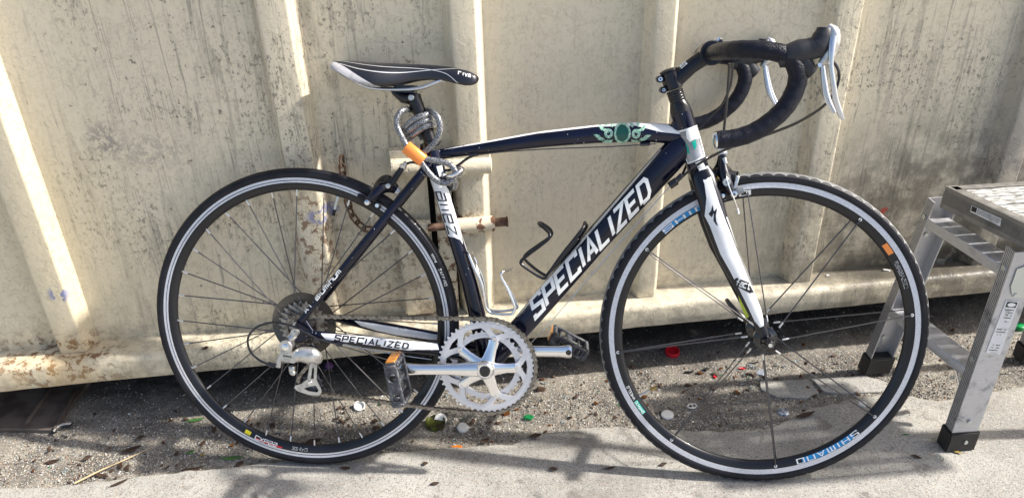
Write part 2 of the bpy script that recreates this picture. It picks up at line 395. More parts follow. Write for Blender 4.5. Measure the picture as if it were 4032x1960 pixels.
# ------------------------------------------------------------------ the ground
EDGE = [(-3, -.24), (-1.3, -.245), (-.987, -.248), (-.884, -.261), (-.744, -.261), (-.612, -.26), (-.515, -.263), (-.321, -.262), (-.091, -.276), (.16, -.293), (.21, -.269), (.365, -.267), (.632, -.328), (.76, -.341), (.895, -.286), (1.099, -.265), (1.202, -.313), (1.443, -.298), (1.8, -.30), (3, -.3)]
def edge_y(x):
    for (a, b), (c, d) in zip(EDGE, EDGE[1:]):
        if a <= x <= c: return b + (d - b) * (x - a) / (c - a) + .006 * noise.noise(Vector((x * 30, 0, 3))) + .004 * noise.noise(Vector((x * 90, 2, 3)))
    return EDGE[0][1] if x < 0 else EDGE[-1][1]
m = MB(); m.add([(-60, -60, -.03), (60, -60, -.03), (60, 60, -.03), (-60, 60, -.03)], [(0, 1, 2, 3)])
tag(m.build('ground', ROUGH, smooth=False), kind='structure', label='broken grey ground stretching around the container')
m = MB(); xs = [-3 + i * .012 for i in range(501)]; rows = (0.028, .012, .005, 0, -.02)
for x in xs:
    y = edge_y(x)
    m.v += [(x, y + .010, -.028), (x, y + .003, -.008), (x, y - .001, -.0018), (x, y - .006, 0.), (x, -.72, 0.)]
for i in range(len(xs) - 1):
    for j in range(4): m.f.append((i * 5 + j, i * 5 + j + 1, i * 5 + 5 + j + 1, i * 5 + 5 + j)); m.m.append(0)
n0 = len(m.v)
m.add([(-60, -60, 0), (60, -60, 0), (60, -.72, 0), (3, -.72, 0), (-3, -.72, 0), (-60, -.72, 0), (-60, -.24, 0), (-3, -.24, 0), (3, -.3, 0), (60, -.3, 0)], [(0, 1, 2, 3, 4, 5), (5, 4, 7, 6), (3, 2, 9, 8)])
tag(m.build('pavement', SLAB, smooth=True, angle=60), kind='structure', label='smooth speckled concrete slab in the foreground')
m = MB(); nx, ny = 640, 150; x0, x1, y0, y1 = -1.5, 2.0, -.36, .9
for j in range(ny):
    y = y0 + (y1 - y0) * (j / (ny - 1)) ** 1.35
    for i in range(nx):
        x = x0 + (x1 - x0) * i / (nx - 1); p = Vector((x, y, 0))
        z = -.0075 + .0035 * noise.noise(p * 9) + .0028 * noise.noise(p * 32) + .0022 * noise.noise(p * 90)
        m.v.append((x, y, z))
for j in range(ny - 1):
    for i in range(nx - 1): m.f.append((j * nx + i, j * nx + i + 1, (j + 1) * nx + i + 1, (j + 1) * nx + i)); m.m.append(0)
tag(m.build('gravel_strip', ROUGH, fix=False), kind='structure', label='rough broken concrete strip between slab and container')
# two worn pieces of smooth concrete that surface in the rubble by the stool
for pts in ([(2990, 1497), (3180, 1490), (3225, 1540), (3180, 1562), (3060, 1560), (3000, 1530)], [(3195, 1488), (3400, 1474), (3492, 1500), (3490, 1535), (3330, 1545), (3245, 1538)]):
    P = [onZ(x, y, 0) for x, y in pts]; c = sum(P, Vector()) / len(P)
    L = []
    for i in range(len(P)):
        for k in range(5):
            q = P[i].lerp(P[(i + 1) % len(P)], k / 5); L.append((q.x + .003 * noise.noise(q * 80), q.y + .003 * noise.noise(q * 80 + Z3)))
    m = MB(); m.plate([L], -.02, -.0015)
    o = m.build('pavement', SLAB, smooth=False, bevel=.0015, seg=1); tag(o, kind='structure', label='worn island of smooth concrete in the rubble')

# ------------------------------------------------------------------ the container
cont = empty('waste_container', (.3, .6, .13), label='large cream painted steel container with upright ribs, dirt streaks and rust', cat='container')
def cpart(mb, name, mt, **k):
    o = mb.build(name, mt, **k); o.parent = cont; o.matrix_parent_inverse = Matrix.Translation(Vector((.3, .6, .13))).inverted(); return o
TOP = 2.1
RIBS = [(-1.47, -1.385), (-.888, -.797), (-.303, -.211), (.070, .156), (.499, .577), (.903, .993), (1.405, 1.495), (1.77, 1.86)]
for a, b in RIBS:                                               # pressed steel ribs with rounded corners, standing on the ledge
    m = MB(); prof = []
    def arc(cx_, cy_, r, t0, t1, n=6): return [(cx_ + r * math.cos(t0 + (t1 - t0) * i / n), cy_ + r * math.sin(t0 + (t1 - t0) * i / n)) for i in range(n + 1)]
    prof = [(a - .001, .004), (a + .003, -.006)] + arc(a + .0205, -.0335, .0065, PI * 1.14, PI * 1.5, 4) + arc(b - .0225, -.0335, .0065, PI * 1.5, PI * 1.86, 4) + [(b - .003, -.006), (b + .001, .004)]
    zs = [.199, .203, .212] + [.3 + .06 * i for i in range(30)] + [TOP]
    for z in zs:
        k = 1. if z > .21 else .99
        for (x, y) in prof:
            wv = .0016 * noise.noise(Vector((x * 6, 0, z * 5)))
            m.v.append((x + wv * .6, y * k + wv, z))
    P = len(prof)
    for j in range(len(zs) - 1):
        for i in range(P - 1): m.f.append((j * P + i, j * P + i + 1, (j + 1) * P + i + 1, (j + 1) * P + i)); m.m.append(0)
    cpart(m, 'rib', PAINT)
def sheet(xa, xb, za, zb, y=0., t=.004, name='panel'):          # dented wall sheets between the ribs
    m = MB(); nx = max(2, int((xb - xa) / .02) + 1); nz = max(2, int((zb - za) / .03) + 1)
    for j in range(nz):
        for i in range(nx):
            x = xa + (xb - xa) * i / (nx - 1); z = za + (zb - za) * j / (nz - 1)
            m.v.append((x, y + .0022 * noise.noise(Vector((x * 3.1, 7, z * 2.6))) + .0007 * noise.noise(Vector((x * 14, 7, z * 11))), z))
    for j in range(nz - 1):
        for i in range(nx - 1): m.f.append((j * nx + i, j * nx + i + 1, (j + 1) * nx + i + 1, (j + 1) * nx + i)); m.m.append(0)
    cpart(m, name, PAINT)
bounds = [-2.2] + [(a + b) / 2 for a, b in RIBS] + [2.6]
for a, b in zip(bounds, bounds[1:]):
    if a < 0 < b and b < .2: sheet(a, .0125, .19, TOP); sheet(.0125, b, .614, TOP)
    else: sheet(a, b, .19, TOP)
# seam between the two halves: dark slot, then a rusty closing strip
m = MB(); m.box((.0455, -.010, .41), .0195, .012, .212); cpart(m, 'closing_strip', PAINT, bevel=.003)
m = MB(); m.box((.020, .05, .40), .012, .002, .22); cpart(m, 'seam_backing', M['inside'], smooth=False)
m = MB(); m.box((-.030, -.014, .318), .037, .0145, .116); cpart(m, 'hinge_plate', PAINT, bevel=.005)
m = MB(); m.cyl((-.066, -.030, .600), (.016, -.030, .597), .0215, 20); m.box((-.022, -.016, .626), .044, .014, .012); cpart(m, 'hinge_barrel', PAINT, bevel=.002, seg=1)
m = MB(); m.cyl((.029, -.048, .600), (.156, -.048, .597), .0195, 20); m.box((.092, -.044, .606), .063, .006, .022); cpart(m, 'hinge_barrel', PAINT, bevel=.002, seg=1)
m = MB(); m.cyl((-.045, -.026, .447), (.012, -.026, .446), .0165, 18); cpart(m, 'hinge_barrel', PAINT, bevel=.002, seg=1)
m = MB(); m.cyl((.070, -.046, .450), (.158, -.046, .449), .0185, 20); cpart(m, 'hinge_barrel', M['rustp'], bevel=.002, seg=1)
m = MB(); m.cyl((.005, -.040, .449), (.072, -.040, .449), .009, 14); cpart(m, 'hinge_pin', M['rust'])
m = MB(); m.cyl((.157, -.044, .450), (.186, -.044, .450), .0105, 18); m.cyl((.186, -.044, .450), (.190, -.044, .450), .0125, 18); cpart(m, 'hinge_pin', M['rust'], bevel=.001, seg=1)
# base rail: rounded ledge, front face, underside
m = MB(); prof = [(.03, .1985), (-.052, .1975)] + [(-.062 - .016 * math.sin(t), .1815 + .016 * math.cos(t)) for t in (0, .3, .6, .9, 1.2, 1.5)] + [(-.0785, .16), (-.0785, .139), (-.076, .1345), (-.06, .1335), (.03, .1335)]
NX = 160
for i in range(NX):
    x = -2.2 + 4.8 * i / (NX - 1)
    for (y, z) in prof:
        d = .0018 * noise.noise(Vector((x * 5, y * 9, z * 9))) + .0009 * noise.noise(Vector((x * 24, y * 30, z * 30)))
        m.v.append((x, y + d, z + d * .6))
P = len(prof)
for i in range(NX - 1):
    for j in range(P - 1): m.f.append((i * P + j, i * P + j + 1, (i + 1) * P + j + 1, (i + 1) * P + j)); m.m.append(0)
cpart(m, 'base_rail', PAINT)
m = MB(); m.box((.2, 1.24, .152), 2.39, 1.21, .016); cpart(m, 'floor_pan', M['inside'], smooth=False)
m = MB(); m.box((.2, 2.42, 1.13), 2.39, .02, .96); m.box((-2.18, 1.21, 1.13), .02, 1.2, .96); m.box((2.58, 1.21, 1.13), .02, 1.2, .96); cpart(m, 'far_wall', PAINT, smooth=False)
m = MB(); m.box((.2, 1.2, TOP + .02), 2.42, 1.26, .03); cpart(m, 'roof', PAINT, smooth=False)
for x in (-2.0, 2.3):
    m = MB(); m.box((x, .5, .062), .10, .30, .070); m.box((x, 2.0, .062), .10, .30, .070); cpart(m, 'support_foot', M['shell'], bevel=.004)
# rusty chain that hangs on the left half
ch = empty('chain', (-.17, -.008, .52), label='rusty chain hanging on the container behind the rear wheel', cat='chain')
cp = spline([onY(1345, 625, -.016), onY(1352, 700, -.014), onY(1368, 790, -.013), onY(1388, 848, -.013), onY(1430, 895, -.013), onY(1472, 905, -.013)], 12)
L = [0.]
for p, q in zip(cp, cp[1:]): L.append(L[-1] + (q - p).length)
def along(path, L, s):
    for i in range(len(L) - 1):
        if s <= L[i + 1]: return path[i].lerp(path[i + 1], (s - L[i]) / max(1e-9, L[i + 1] - L[i]))
    return path[-1]
m = MB(); q = [Vector((.0085 * math.cos(t) , .0, .0)) for t in (0,)]
ov = [Vector(((.0075 if math.cos(t) >= 0 else -.0075) + .0065 * math.cos(t), .0065 * math.sin(t), 0)) for t in [2 * PI * i / 16 for i in range(16)]]
m.tube(ov, .0024, 8, closed=True); lk = m.build('chain_link', M['rust'], ch)
k = 0; s_ = .006
while s_ < L[-1] - .004:
    p = along(cp, L, s_); t = (along(cp, L, s_ + .004) - along(cp, L, s_ - .004)).normalized()
    n_ = t.cross(Y3).normalized() if k % 2 else (t.cross(Y3).normalized() * .55 + Y3 * .83).normalized()
    b_ = t.cross(n_).normalized(); mw = Matrix((t, n_, b_)).transposed().to_4x4(); mw.translation = p - Vector(ch.location)
    if k == 0: lk.matrix_basis = mw
    else: dup(lk, ch, mw=mw)
    k += 1; s_ += .021

# ------------------------------------------------------------------ the bicycle (all parts in bike axes: u, v, w)
bike = empty('bicycle', label='black, navy and white road bicycle leaning against the cream container', cat='bicycle')
bm4 = RB.to_4x4(); bm4.translation = TB; bike.matrix_world = bm4
def part(mb, name, mt, parent=None, **k): return mb.build(name, mt, parent or bike, **k)

class Tube:
    """a frame tube along in-plane points with radii; sq = squash across w"""
    def __init__(s, pts, rad, sq=1.): s.p = [Vector(p) for p in pts]; s.r = rad; s.sq = sq
    def side(s, u, v, eps=.0004):
        best = None
        for (a, b, ra, rb) in zip(s.p, s.p[1:], s.r, s.r[1:]):
            d = Vector((b.x - a.x, b.y - a.y)); t = max(0, min(1, (Vector((u, v)) - Vector((a.x, a.y))).dot(d) / d.length_squared))
            c = a.lerp(b, t); dist = math.hypot(u - c.x, v - c.y)
            if best is None or dist < best[0]: best = (dist, c.z, ra + (rb - ra) * t, c)
        d, w, r, c = best
        th = math.asin(d / r) if d < r * .95 else math.asin(.95) + (d / r - .95) * 1.6      # past the outline the print wraps on round the tube
        k = (r + eps) * math.sin(th) / max(d, 1e-9)
        return Vector((c.x + (u - c.x) * k, c.y + (v - c.y) * k, w + (r + eps) * math.cos(th) * s.sq))
    def at(s, x, y):
        """point of the tube's right side seen at a photo position, as (u, v)"""
        w = s.p[len(s.p) // 2].z + .01
        for _ in range(7):
            q = B(x, y, w); w = w * .4 + s.side(q.x, q.y, 0).z * .6
        return (q.x, q.y)
    def mesh(s, mb, n=24, k=1): return mb.tube(s.p, s.r, n, flat=s.sq, fax=(0, 0, 1))
def decal(name, polys, surf, mt, parent, eps=.0005, step=.004):
    """flat print in the u,v plane wrapped on to a tube's right side"""
    m = MB()
    for pi_, poly in enumerate(polys):
        xs = [p[0] for p in poly]; ys = [p[1] for p in poly]; V = []
        E_ = []
        for i in range(len(poly)):
            a, b = Vector(poly[i][:2]), Vector(poly[(i + 1) % len(poly)][:2]); n = max(1, int((b - a).length / step))
            V += [a.lerp(b, k / n) for k in range(n)]
        E_ = [(i, (i + 1) % len(V)) for i in range(len(V))]; ring = V[:]
        def ins(p):
            c = False
            for i in range(len(ring)):
                a, b = ring[i], ring[(i + 1) % len(ring)]
                if (a.y > p.y) != (b.y > p.y) and p.x < (b.x - a.x) * (p.y - a.y) / (b.y - a.y) + a.x: c = not c
            return c
        x = min(xs) + step * .5
        while x < max(xs):
            y = min(ys) + step * .37
            while y < max(ys):
                q = Vector((x + random.uniform(-.1, .1) * step, y))
                if ins(q): V.append(q)
                y += step
            x += step
        r = geometry.delaunay_2d_cdt(V, E_, [], 0, 1e-7)
        vs = [surf(p.x, p.y, eps + pi_ * .00002) for p in r[0]]; fs = []
        for f in r[2]:
            g = sum((r[0][i] for i in f), Vector((0, 0))) / len(f)
            if ins(g):
                a, b, c = r[0][f[0]], r[0][f[1]], r[0][f[2]]
                if (b - a).cross(c - a) < 0: f = f[::-1]
                fs.append(tuple(f))
        m.add(vs, fs)
    return m.build(name, mt, parent, fix=False, angle=80)

# stroke letters on a 1 x 1 cell
GL = {
 'S': [[(1, .80), (1, 1), (0, 1), (0, .56), (1, .44), (1, 0), (0, 0), (0, .20)]], 'P': [[(0, 0), (0, 1), (1, 1), (1, .45), (.16, .45)]],
 'E': [[(1, 1), (0, 1), (0, 0), (1, 0)], [(.16, .5), (.85, .5)]], 'C': [[(1, .8), (1, 1), (0, 1), (0, 0), (1, 0), (1, .2)]], 'I': [[(.5, 0), (.5, 1)]],
 'A': [[(0, 0), (.5, 1), (1, 0)], [(.3, .3), (.7, .3)]], 'L': [[(0, 1), (0, 0), (1, 0)]], 'Z': [[(0, 1), (1, 1), (0, 0), (1, 0)]],
 'D': [[(0, 0), (0, 1), (.75, 1), (1, .8), (1, .2), (.75, 0), (.12, 0)]], 'H': [[(0, 0), (0, 1)], [(1, 0), (1, 1)], [(.14, .5), (.86, .5)]],
 'M': [[(0, 0), (0, 1), (1, 1), (1, 0)], [(.5, .86), (.5, 0)]], 'N': [[(0, 0), (0, 1), (1, 1), (1, 0)]], 'O': [[(0, .5), (0, 1), (1, 1), (1, 0), (0, 0), (0, .45)]],
 'W': [[(0, 1), (.25, 0), (.5, .8), (.75, 0), (1, 1)]], 'R': [[(0, 0), (0, 1), (1, 1), (1, .5), (.16, .5)], [(.5, .4), (1, 0)]], 'F': [[(0, 0), (0, 1), (1, 1)], [(.16, .5), (.8, .5)]],
 'V': [[(0, 1), (.5, 0), (1, 1)]], 'X': [[(0, 0), (1, 1)], [(0, 1), (.42, .58)], [(.58, .42), (1, 0)]], 'T': [[(0, 1), (1, 1)], [(.5, .86), (.5, 0)]], 'G': [[(1, 1), (0, 1), (0, 0), (1, 0), (1, .5), (.5, .5)]],
 'a': [[(.1, .7), (1, .7), (1, 0), (0, 0), (0, .4), (.86, .4)]], 'l': [[(.5, 0), (.5, .7)]], 'e': [[(1, 0), (0, 0), (0, .7), (1, .7), (1, .35), (.16, .35)]],
 'z': [[(0, .7), (1, .7), (0, 0), (1, 0)]], 'r': [[(0, 0), (0, .7), (.9, .7)]], 'i': [[(.5, 0), (.5, .7)]], 'v': [[(0, .7), (.5, 0), (1, .7)]], 'u': [[(0, .7), (0, 0), (1, 0), (1, .7)]],
 'm': [[(0, 0), (0, .7), (1, .7), (1, 0)], [(.5, .6), (.5, 0)]], 'n': [[(0, 0), (0, .7), (1, .7), (1, 0)]], 'o': [[(0, .35), (0, .7), (1, .7), (1, 0), (0, 0), (0, .3)]],
 't': [[(.4, 1), (.4, 0), (1, 0)], [(0, .7), (.3, .7)], [(.5, .7), (.9, .7)]], 'c': [[(1, .7), (0, .7), (0, 0), (1, 0)]], 'f': [[(1, 1), (.4, 1), (.4, 0)], [(0, .6), (.3, .6)], [(.5, .6), (.9, .6)]], 'b': [[(0, 1), (0, 0), (1, 0), (1, .7), (.16, .7)]],
 '1': [[(.2, .8), (.6, 1), (.6, 0)]], '2': [[(0, 1), (1, 1), (1, .5), (0, .5), (0, 0), (1, 0)]], '5': [[(1, 1), (0, 1), (0, .5), (1, .5), (1, 0), (0, 0)]], '7': [[(0, 1), (1, 1), (.4, 0)]],
}
def ribbon(pl, h, z):
    """mitred ribbon polygon pieces for one stroke"""
    n = len(pl); P = [Vector(p) for p in pl]; L = []; R = []
    for i in range(n):
        d0 = (P[i] - P[i - 1]).normalized() if i else (P[1] - P[0]).normalized()
        d1 = (P[i + 1] - P[i]).normalized() if i < n - 1 else d0
        n0 = Vector((-d0.y, d0.x)); n1 = Vector((-d1.y, d1.x)); mvec = (n0 + n1)
        if mvec.length < .3: mvec = n0 * 2
        mvec = mvec.normalized(); k = min(2.2, 1 / max(.3, mvec.dot(n1)))
        L.append(P[i] + mvec * h * k); R.append(P[i] - mvec * h * k)
    return L, R
def text(name, s, place, cell, gap, hw, mt, parent, shear=0., narrow=(), step=.12, aspect=1.):
    """place(x, y) -> point on the surface; x runs along the line, y across; cell = letter width over height"""
    m = MB(); x = 0.
    for chx in s:
        if chx == ' ': x += cell + gap; continue
        wd = cell * (.25 if chx in 'Iil' else 1.)
        for si, st in enumerate(GL[chx]):
            pts = [((p[0] * wd if chx not in 'Iil' else wd * .5), p[1]) for p in st]
            fine = [pts[0]]
            for a_, b_ in zip(pts, pts[1:]):
                fine.append(b_)
            L_, R_ = ribbon(fine, hw, 0)
            for i in range(len(fine) - 1):
                n = max(1, int(((Vector(fine[i + 1]) - Vector(fine[i])).length) / step))
                vs = []
                for k in range(n + 1):
                    for q in (0., .5, 1.):
                        a_ = L_[i].lerp(L_[i + 1], k / n); b_ = R_[i].lerp(R_[i + 1], k / n); c_ = a_.lerp(b_, q)
                        vs.append(place(x + c_.x + shear * c_.y, c_.y, (si * 3 + (i % 2)) * .00003))
                fs = []
                for k in range(n):
                    for q in range(2): fs.append((k * 3 + q, k * 3 + q + 1, k * 3 + 4 + q, k * 3 + 3 + q))
                m.add(vs, fs)
        x += wd + gap
    return m.build(name, mt, parent, fix=False, angle=80)
def line_place(a, b, n, up, surf, skew=0.):
    """baseline from a to b (u,v) for text of length n cells; up = (u,v) vector of one letter height"""
    a = Vector(a[:2]); b = Vector(b[:2]); d = (b - a) / n; up = Vector(up[:2])
    def f(x, y, e_=0.):
        p = a + d * x + up * y
        return surf(p.x, p.y, .0009 + e_)
    return f
FB_REF = [None]
def px_place(a, b, n, up, tube):
    def f(x, y, e_=0.):
        q = tube.at(a[0] + (b[0] - a[0]) * x / n + up[0] * y, a[1] + (b[1] - a[1]) * x / n + up[1] * y); return tube.side(q[0], q[1], (.0024 if tube is FB_REF[0] else .0010) + e_)
    return f
def tlen(s, cell, gap): return sum((cell + gap) if c == ' ' else cell * (.25 if c in 'Iil' else 1.) + gap for c in s) - gap

# ---- frame
frame = MB()
TT = Tube([(.292, .3645, 0), (.33, .371, 0), (.38, .378, 0), (.45, .389, 0), (.52, .399, 0), (.62, .409, 0), (.70, .4135, 0), (.76, .411, 0), (.80, .405, 0)], [.0105, .011, .012, .0142, .0165, .0182, .0195, .0195, .018], .82)
DT = Tube([(.408, -.076, 0), (.4748, .0060, 0), (.5412, .0880, 0), (.6216, .1887, 0), (.7016, .2830, 0), (.765, .3570, 0), (.790, .3865, 0), (.806, .4055, 0)], [.021, .0235, .0252, .0268, .0282, .0290, .0285, .0230], .72)
ST = Tube([tuple(B(x, y, 0)) for x, y in ((1702, 592), (1712, 640), (1725, 695), (1752, 800), (1792, 935), (1845, 1101), (1878, 1240))] + [(.396, -.07, 0)], [.0175, .0192, .0180, .0152, .0150, .0163, .0185, .020], 1.)
HT = Tube([(.7865, .4535, 0), (.806, .398, 0), (.8255, .342, 0)], [.0212, .0212, .0212], 1.)
SS = Tube([(.287, .362, .010), (.2705, .3343, .022), (.21, .262, .034), (.1455, .1854, .046), (.07, .0945, .056), (.011, .022, .063)], [.009, .0092, .0086, .008, .0074, .0072], .8)
CS = Tube([(.006, .004, .063), (.0274, -.0060, .062), (.085, -.0150, .057), (.1492, -.0250, .051), (.2150, -.0335, .044), (.2818, -.0415, .036), (.375, -.062, .028)], [.007, .0082, .0105, .0130, .0138, .0138, .014], .7)
for t in (TT, DT, ST, HT, SS, CS): t.mesh(frame, 44)
for t in (SS, CS):
    frame.tube([Vector((p.x, p.y, -p.z)) for p in t.p], t.r, 16, flat=t.sq, fax=(0, 0, 1))
frame.cyl((.3985, -.0755, -.036), (.3985, -.0755, .036), .0215, 28)                     # bottom bracket shell
frame.tube([(.765, .40, 0), (.785, .432, 0), (.789, .45, 0)], [.012, .015, .0175], 16)
for sgn in (1, -1):                                                                     # dropouts
    frame.plate([[(-.012, -.016), (.002, -.024), (.020, -.020), (.034, -.009), (.028, .004), (.020, .024), (.006, .028), (-.004, .010), (-.010, .002)]], sgn * .0595, sgn * .0655)
    frame.cyl((.018, .020, sgn * .058), (.035, -.006, sgn * .060), .0055, 10)
frame.tube([(.2705, .3343, .022), (.262, .322, 0), (.2705, .3343, -.022)], .008, 10)      # stay bridge
fr = part(frame, 'frame', M['navy'])
# white and silver panels of the paint scheme
def pol(L, w, t): return [t.at(x, y) for x, y in L]
decal('frame_stripe', [pol([(1745, 590), (1880, 562), (2113, 519), (2348, 491), (2504, 481), (2630, 492), (2690, 530), (2600, 520), (2504, 496), (2348, 500), (2113, 527), (1880, 569)], 0, TT)], TT.side, M['white'], fr)
decal('frame_stripe', [pol([(2597, 590), (2606, 590), (2330, 912), (2040, 1246), (2033, 1246), (2320, 910)], 0, DT)], DT.side, M['silverstripe'], fr)
decal('seat_tube_panel', [pol([(1692, 699), (1712, 712), (1735, 722), (1756, 733), (1766, 748), (1781, 800), (1800, 868), (1815, 925), (1823, 962), (1812, 944), (1790, 935), (1766, 930), (1752, 885), (1728, 808), (1706, 738)], 0, ST)], ST.side, M['white'], fr)
decal('seat_tube_panel', [pol([(1718, 655), (1740, 652), (1749, 695), (1730, 697)], 0, ST)], ST.side, M['white'], fr)
decal('seat_tube_stripe', [pol([(1778, 800), (1783, 800), (1805, 870), (1829, 935), (1852, 1010), (1878, 1100), (1874, 1100), (1845, 1008), (1822, 935), (1800, 872)], 0, ST)], ST.side, M['white'], fr)
decal('chainstay_panel', [pol([(1263, 1312), (1310, 1314), (1450, 1325), (1600, 1340), (1725, 1350), (1728, 1376), (1640, 1376), (1612, 1379), (1560, 1372), (1450, 1356), (1300, 1338), (1285, 1336)], 0, CS)], CS.side, M['white'], fr)
LC = Tube([Vector((p.x, p.y, -p.z)) for p in CS.p], [r * 1.0 for r in CS.r], .7)
decal('chainstay_panel', [pol([(1395, 1262), (1450, 1270), (1560, 1288), (1670, 1308), (1735, 1320), (1735, 1337), (1690, 1335), (1560, 1318), (1480, 1300), (1420, 1282)], 0, LC)], LC.side, M['white'], fr)
decal('seat_stay_panel', [pol([(1270, 1128), (1290, 1100), (1318, 1075), (1345, 1050), (1350, 1052), (1322, 1083), (1296, 1110), (1278, 1135)], 0, Tube([Vector((p.x, p.y, -p.z)) for p in SS.p], SS.r, .8))], Tube([Vector((p.x, p.y, -p.z)) for p in SS.p], SS.r, .8).side, M['white'], fr)
if 0: decal('emblem_sticker', [[(.006 * math.cos(t) * k + .672, .0 + .4125 + .006 * math.sin(t) * k) for t in [2 * PI * i / 40 for i in range(40)] for k in [1]]], TT.side, M['greend'], fr, .0011)
# the brand down the down tube
word = 'SPECIALIZED'; cw, gp = .60, .25; n_ = tlen(word, cw, gp)
text('frame_lettering', word, px_place((2109, 1250), (2561, 768), n_, (-18, -69), DT), cw, gp, .105, M['offwhite'], fr)
# allez, reading down the seat tube
word = 'allez'; cw, gp = .95, .36; n_ = tlen(word, cw, gp)
text('seat_tube_lettering', word, px_place((1717, 756), (1769, 922), n_, (43, 1), ST), cw, gp, .070, M['blackprint'], fr)
word = 'SPECIALIZED'; cw, gp = .78, .42; n_ = tlen(word, cw, gp)
text('chainstay_lettering', word, px_place((1318, 1338), (1604, 1372), n_, (6, -19), CS), cw, gp, .12, M['blackprint'], fr)
word = 'A1 aluminum'; cw, gp = .95, .32; n_ = tlen(word, cw, gp)
text('seat_stay_lettering', word, px_place((1206, 1232), (1343, 1070), n_, (-12, -10), SS), cw, gp, .11, M['offwhite'], fr)
# emblem: generic green wreath, medallion and two rosettes
cx_, cy_ = .671, .4125; leaves = []
def leafpoly(c, ang, l, w): return [(c[0] + math.cos(ang) * l * t - math.sin(ang) * s_ * w, c[1] + math.sin(ang) * l * t + math.cos(ang) * s_ * w) for t, s_ in ((0, 0), (.3, 1), (.65, .8), (1, 0), (.65, -.8), (.3, -1))]
for sg in (-1, 1):
    leaves = []
    for i, (x, y, an) in enumerate([(.018, -.012, -.25), (.026, -.010, .1), (.032, -.007, .35), (.020, .000, .6), (.028, .003, .9), (.014, -.010, -.7), (.024, .009, 1.5), (.016, .008, 1.9)]):
        leaves.append(leafpoly((cx_ + sg * x * 1.3, cy_ + y * 1.25), an if sg > 0 else PI - an, .0165, .0034))
    decal('emblem_wreath', leaves, TT.side, M['greenp'], fr, .0007, .003)
def ringpoly(c, r0, r1, n=20, sx=1., sy=1.):
    return [[(c[0] + sx * r * math.cos(t), c[1] + sy * r * math.sin(t)) for (r, t) in ((r0, 2 * PI * i / n), (r1, 2 * PI * i / n), (r1, 2 * PI * (i + 1) / n), (r0, 2 * PI * (i + 1) / n))] for i in range(n)]
decal('emblem_medallion', [[(cx_ + .014 * math.cos(t), cy_ + .019 * math.sin(t)) for t in [2 * PI * i / 24 for i in range(24)]]], TT.side, M['greend'], fr, .0012)
decal('emblem_medallion', ringpoly((cx_, cy_), .0125, .0165, 24, 1, 1.2), TT.side, M['greenp'], fr, .0018)
for sg in (-1, 1): decal('emblem_rosette', ringpoly((cx_ + sg * .027, cy_ - .001), .0035, .0088, 14), TT.side, M['greenp'], fr, .0016)
# film sticker with a white edge on the head tube
q = pol([(2664, 516), (2742, 492), (2775, 616), (2709, 646)], 0, HT)
decal('head_sticker', [q], HT.side, M['foil'], fr, .0008)
def lerp2(a, b, t): return (a[0] + (b[0] - a[0]) * t, a[1] + (b[1] - a[1]) * t)
c_ = (sum(p[0] for p in q) / 4, sum(p[1] for p in q) / 4); qi = [lerp2(p, c_, .10) for p in q]
decal('sticker_border', [[q[i], q[(i + 1) % 4], qi[(i + 1) % 4], qi[i]] for i in range(4)], HT.side, M['offwhite'], fr, .0013)
decal('sticker_print', [pol([(2690, 572), (2701, 563), (2712, 580), (2717, 606), (2708, 604)], 0, HT), pol([(2722, 562), (2738, 549), (2742, 575), (2735, 592), (2728, 575)], 0, HT), pol([(2722, 562), (2738, 549), (2742, 575), (2735, 592), (2728, 575)], 0, HT), pol([(2722, 562), (2738, 549), (2742, 575), (2735, 592), (2728, 575)], 0, HT)], HT.side, M['teal'], fr, .0014)
decal('sticker_print', [pol([(2700, 510), (2742, 498), (2752, 545), (2733, 548), (2716, 560), (2704, 545)], 0, HT)], HT.side, M['offwhite'], fr, .0012)
decal('head_stripe', [pol([(2737, 640), (2762, 632), (2776, 655), (2748, 664)], 0, HT)], HT.side, M['white'], fr, .0011)

m = MB(); rc = random.Random(3)                                   # knocks and chips along the tubes
for t in (ST, DT, TT, SS, CS, HT):
    for k in range(9):
        i = rc.randrange(len(t.p) - 1); p = t.p[i].lerp(t.p[i + 1], rc.random()); d = (t.p[i + 1] - t.p[i]).normalized(); nrm = Vector((-d.y, d.x, 0)); q = p + nrm * t.r[i] * rc.uniform(-.8, .8)
        a_ = rc.uniform(0, 3); l_ = rc.uniform(.0006, .0022); b_ = rc.uniform(.0003, .0007); x = Vector((math.cos(a_), math.sin(a_), 0)); y = Vector((-x.y, x.x, 0))
        m.add([t.side((q + x * l_ * sx + y * b_ * sy).x, (q + x * l_ * sx + y * b_ * sy).y, .0013) for sx, sy in ((-1, 0), (0, -1), (1, .2), (.1, 1))], [(0, 1, 2, 3)])
o_ = part(m, 'paint_chips', M['label'], fr, fix=False); o_['kind'] = 'stuff'
# ---- fork
fk = MB()
FB = Tube([(.8275, .3395, .018), (.833, .325, .026)] + [tuple(B(x, y, w)) for x, y, w in ((2793, 775, .036), (2810, 835, .041), (2829, 900, .045), (2864, 1000, .048), (2912, 1096, .050), (2949, 1180, .051), (2981, 1250, .052))] + [(.966, .010, .053)], [.021, .0235, .0240, .0238, .0228, .0205, .0176, .0148, .0122, .0100], .60)
FB_REF[0] = FB; FB.mesh(fk, 40); fk.tube([Vector((p.x, p.y, -p.z)) for p in FB.p], FB.r, 18, flat=.62, fax=(0, 0, 1))
fk.tube([(.827, .330, -.016), (.827, .330, .016)], [.019, .019], 24)
fk.lathe([(.0200, 0), (.0200, .004), (0, .004), (0, 0)], (.8262, .3375, 0), 24, ax=(Vector((0, 0, 1)), Vector((.943, .333, 0)), Vector((.333, -.943, 0))))
for sg in (1, -1): fk.plate([[(WB - .012, .016), (WB - .013, -.006), (WB - .006, -.016), (WB + .008, -.016), (WB + .012, -.006), (WB + .006, .014), (WB - .004, .024)]], sg * .049, sg * .0555)
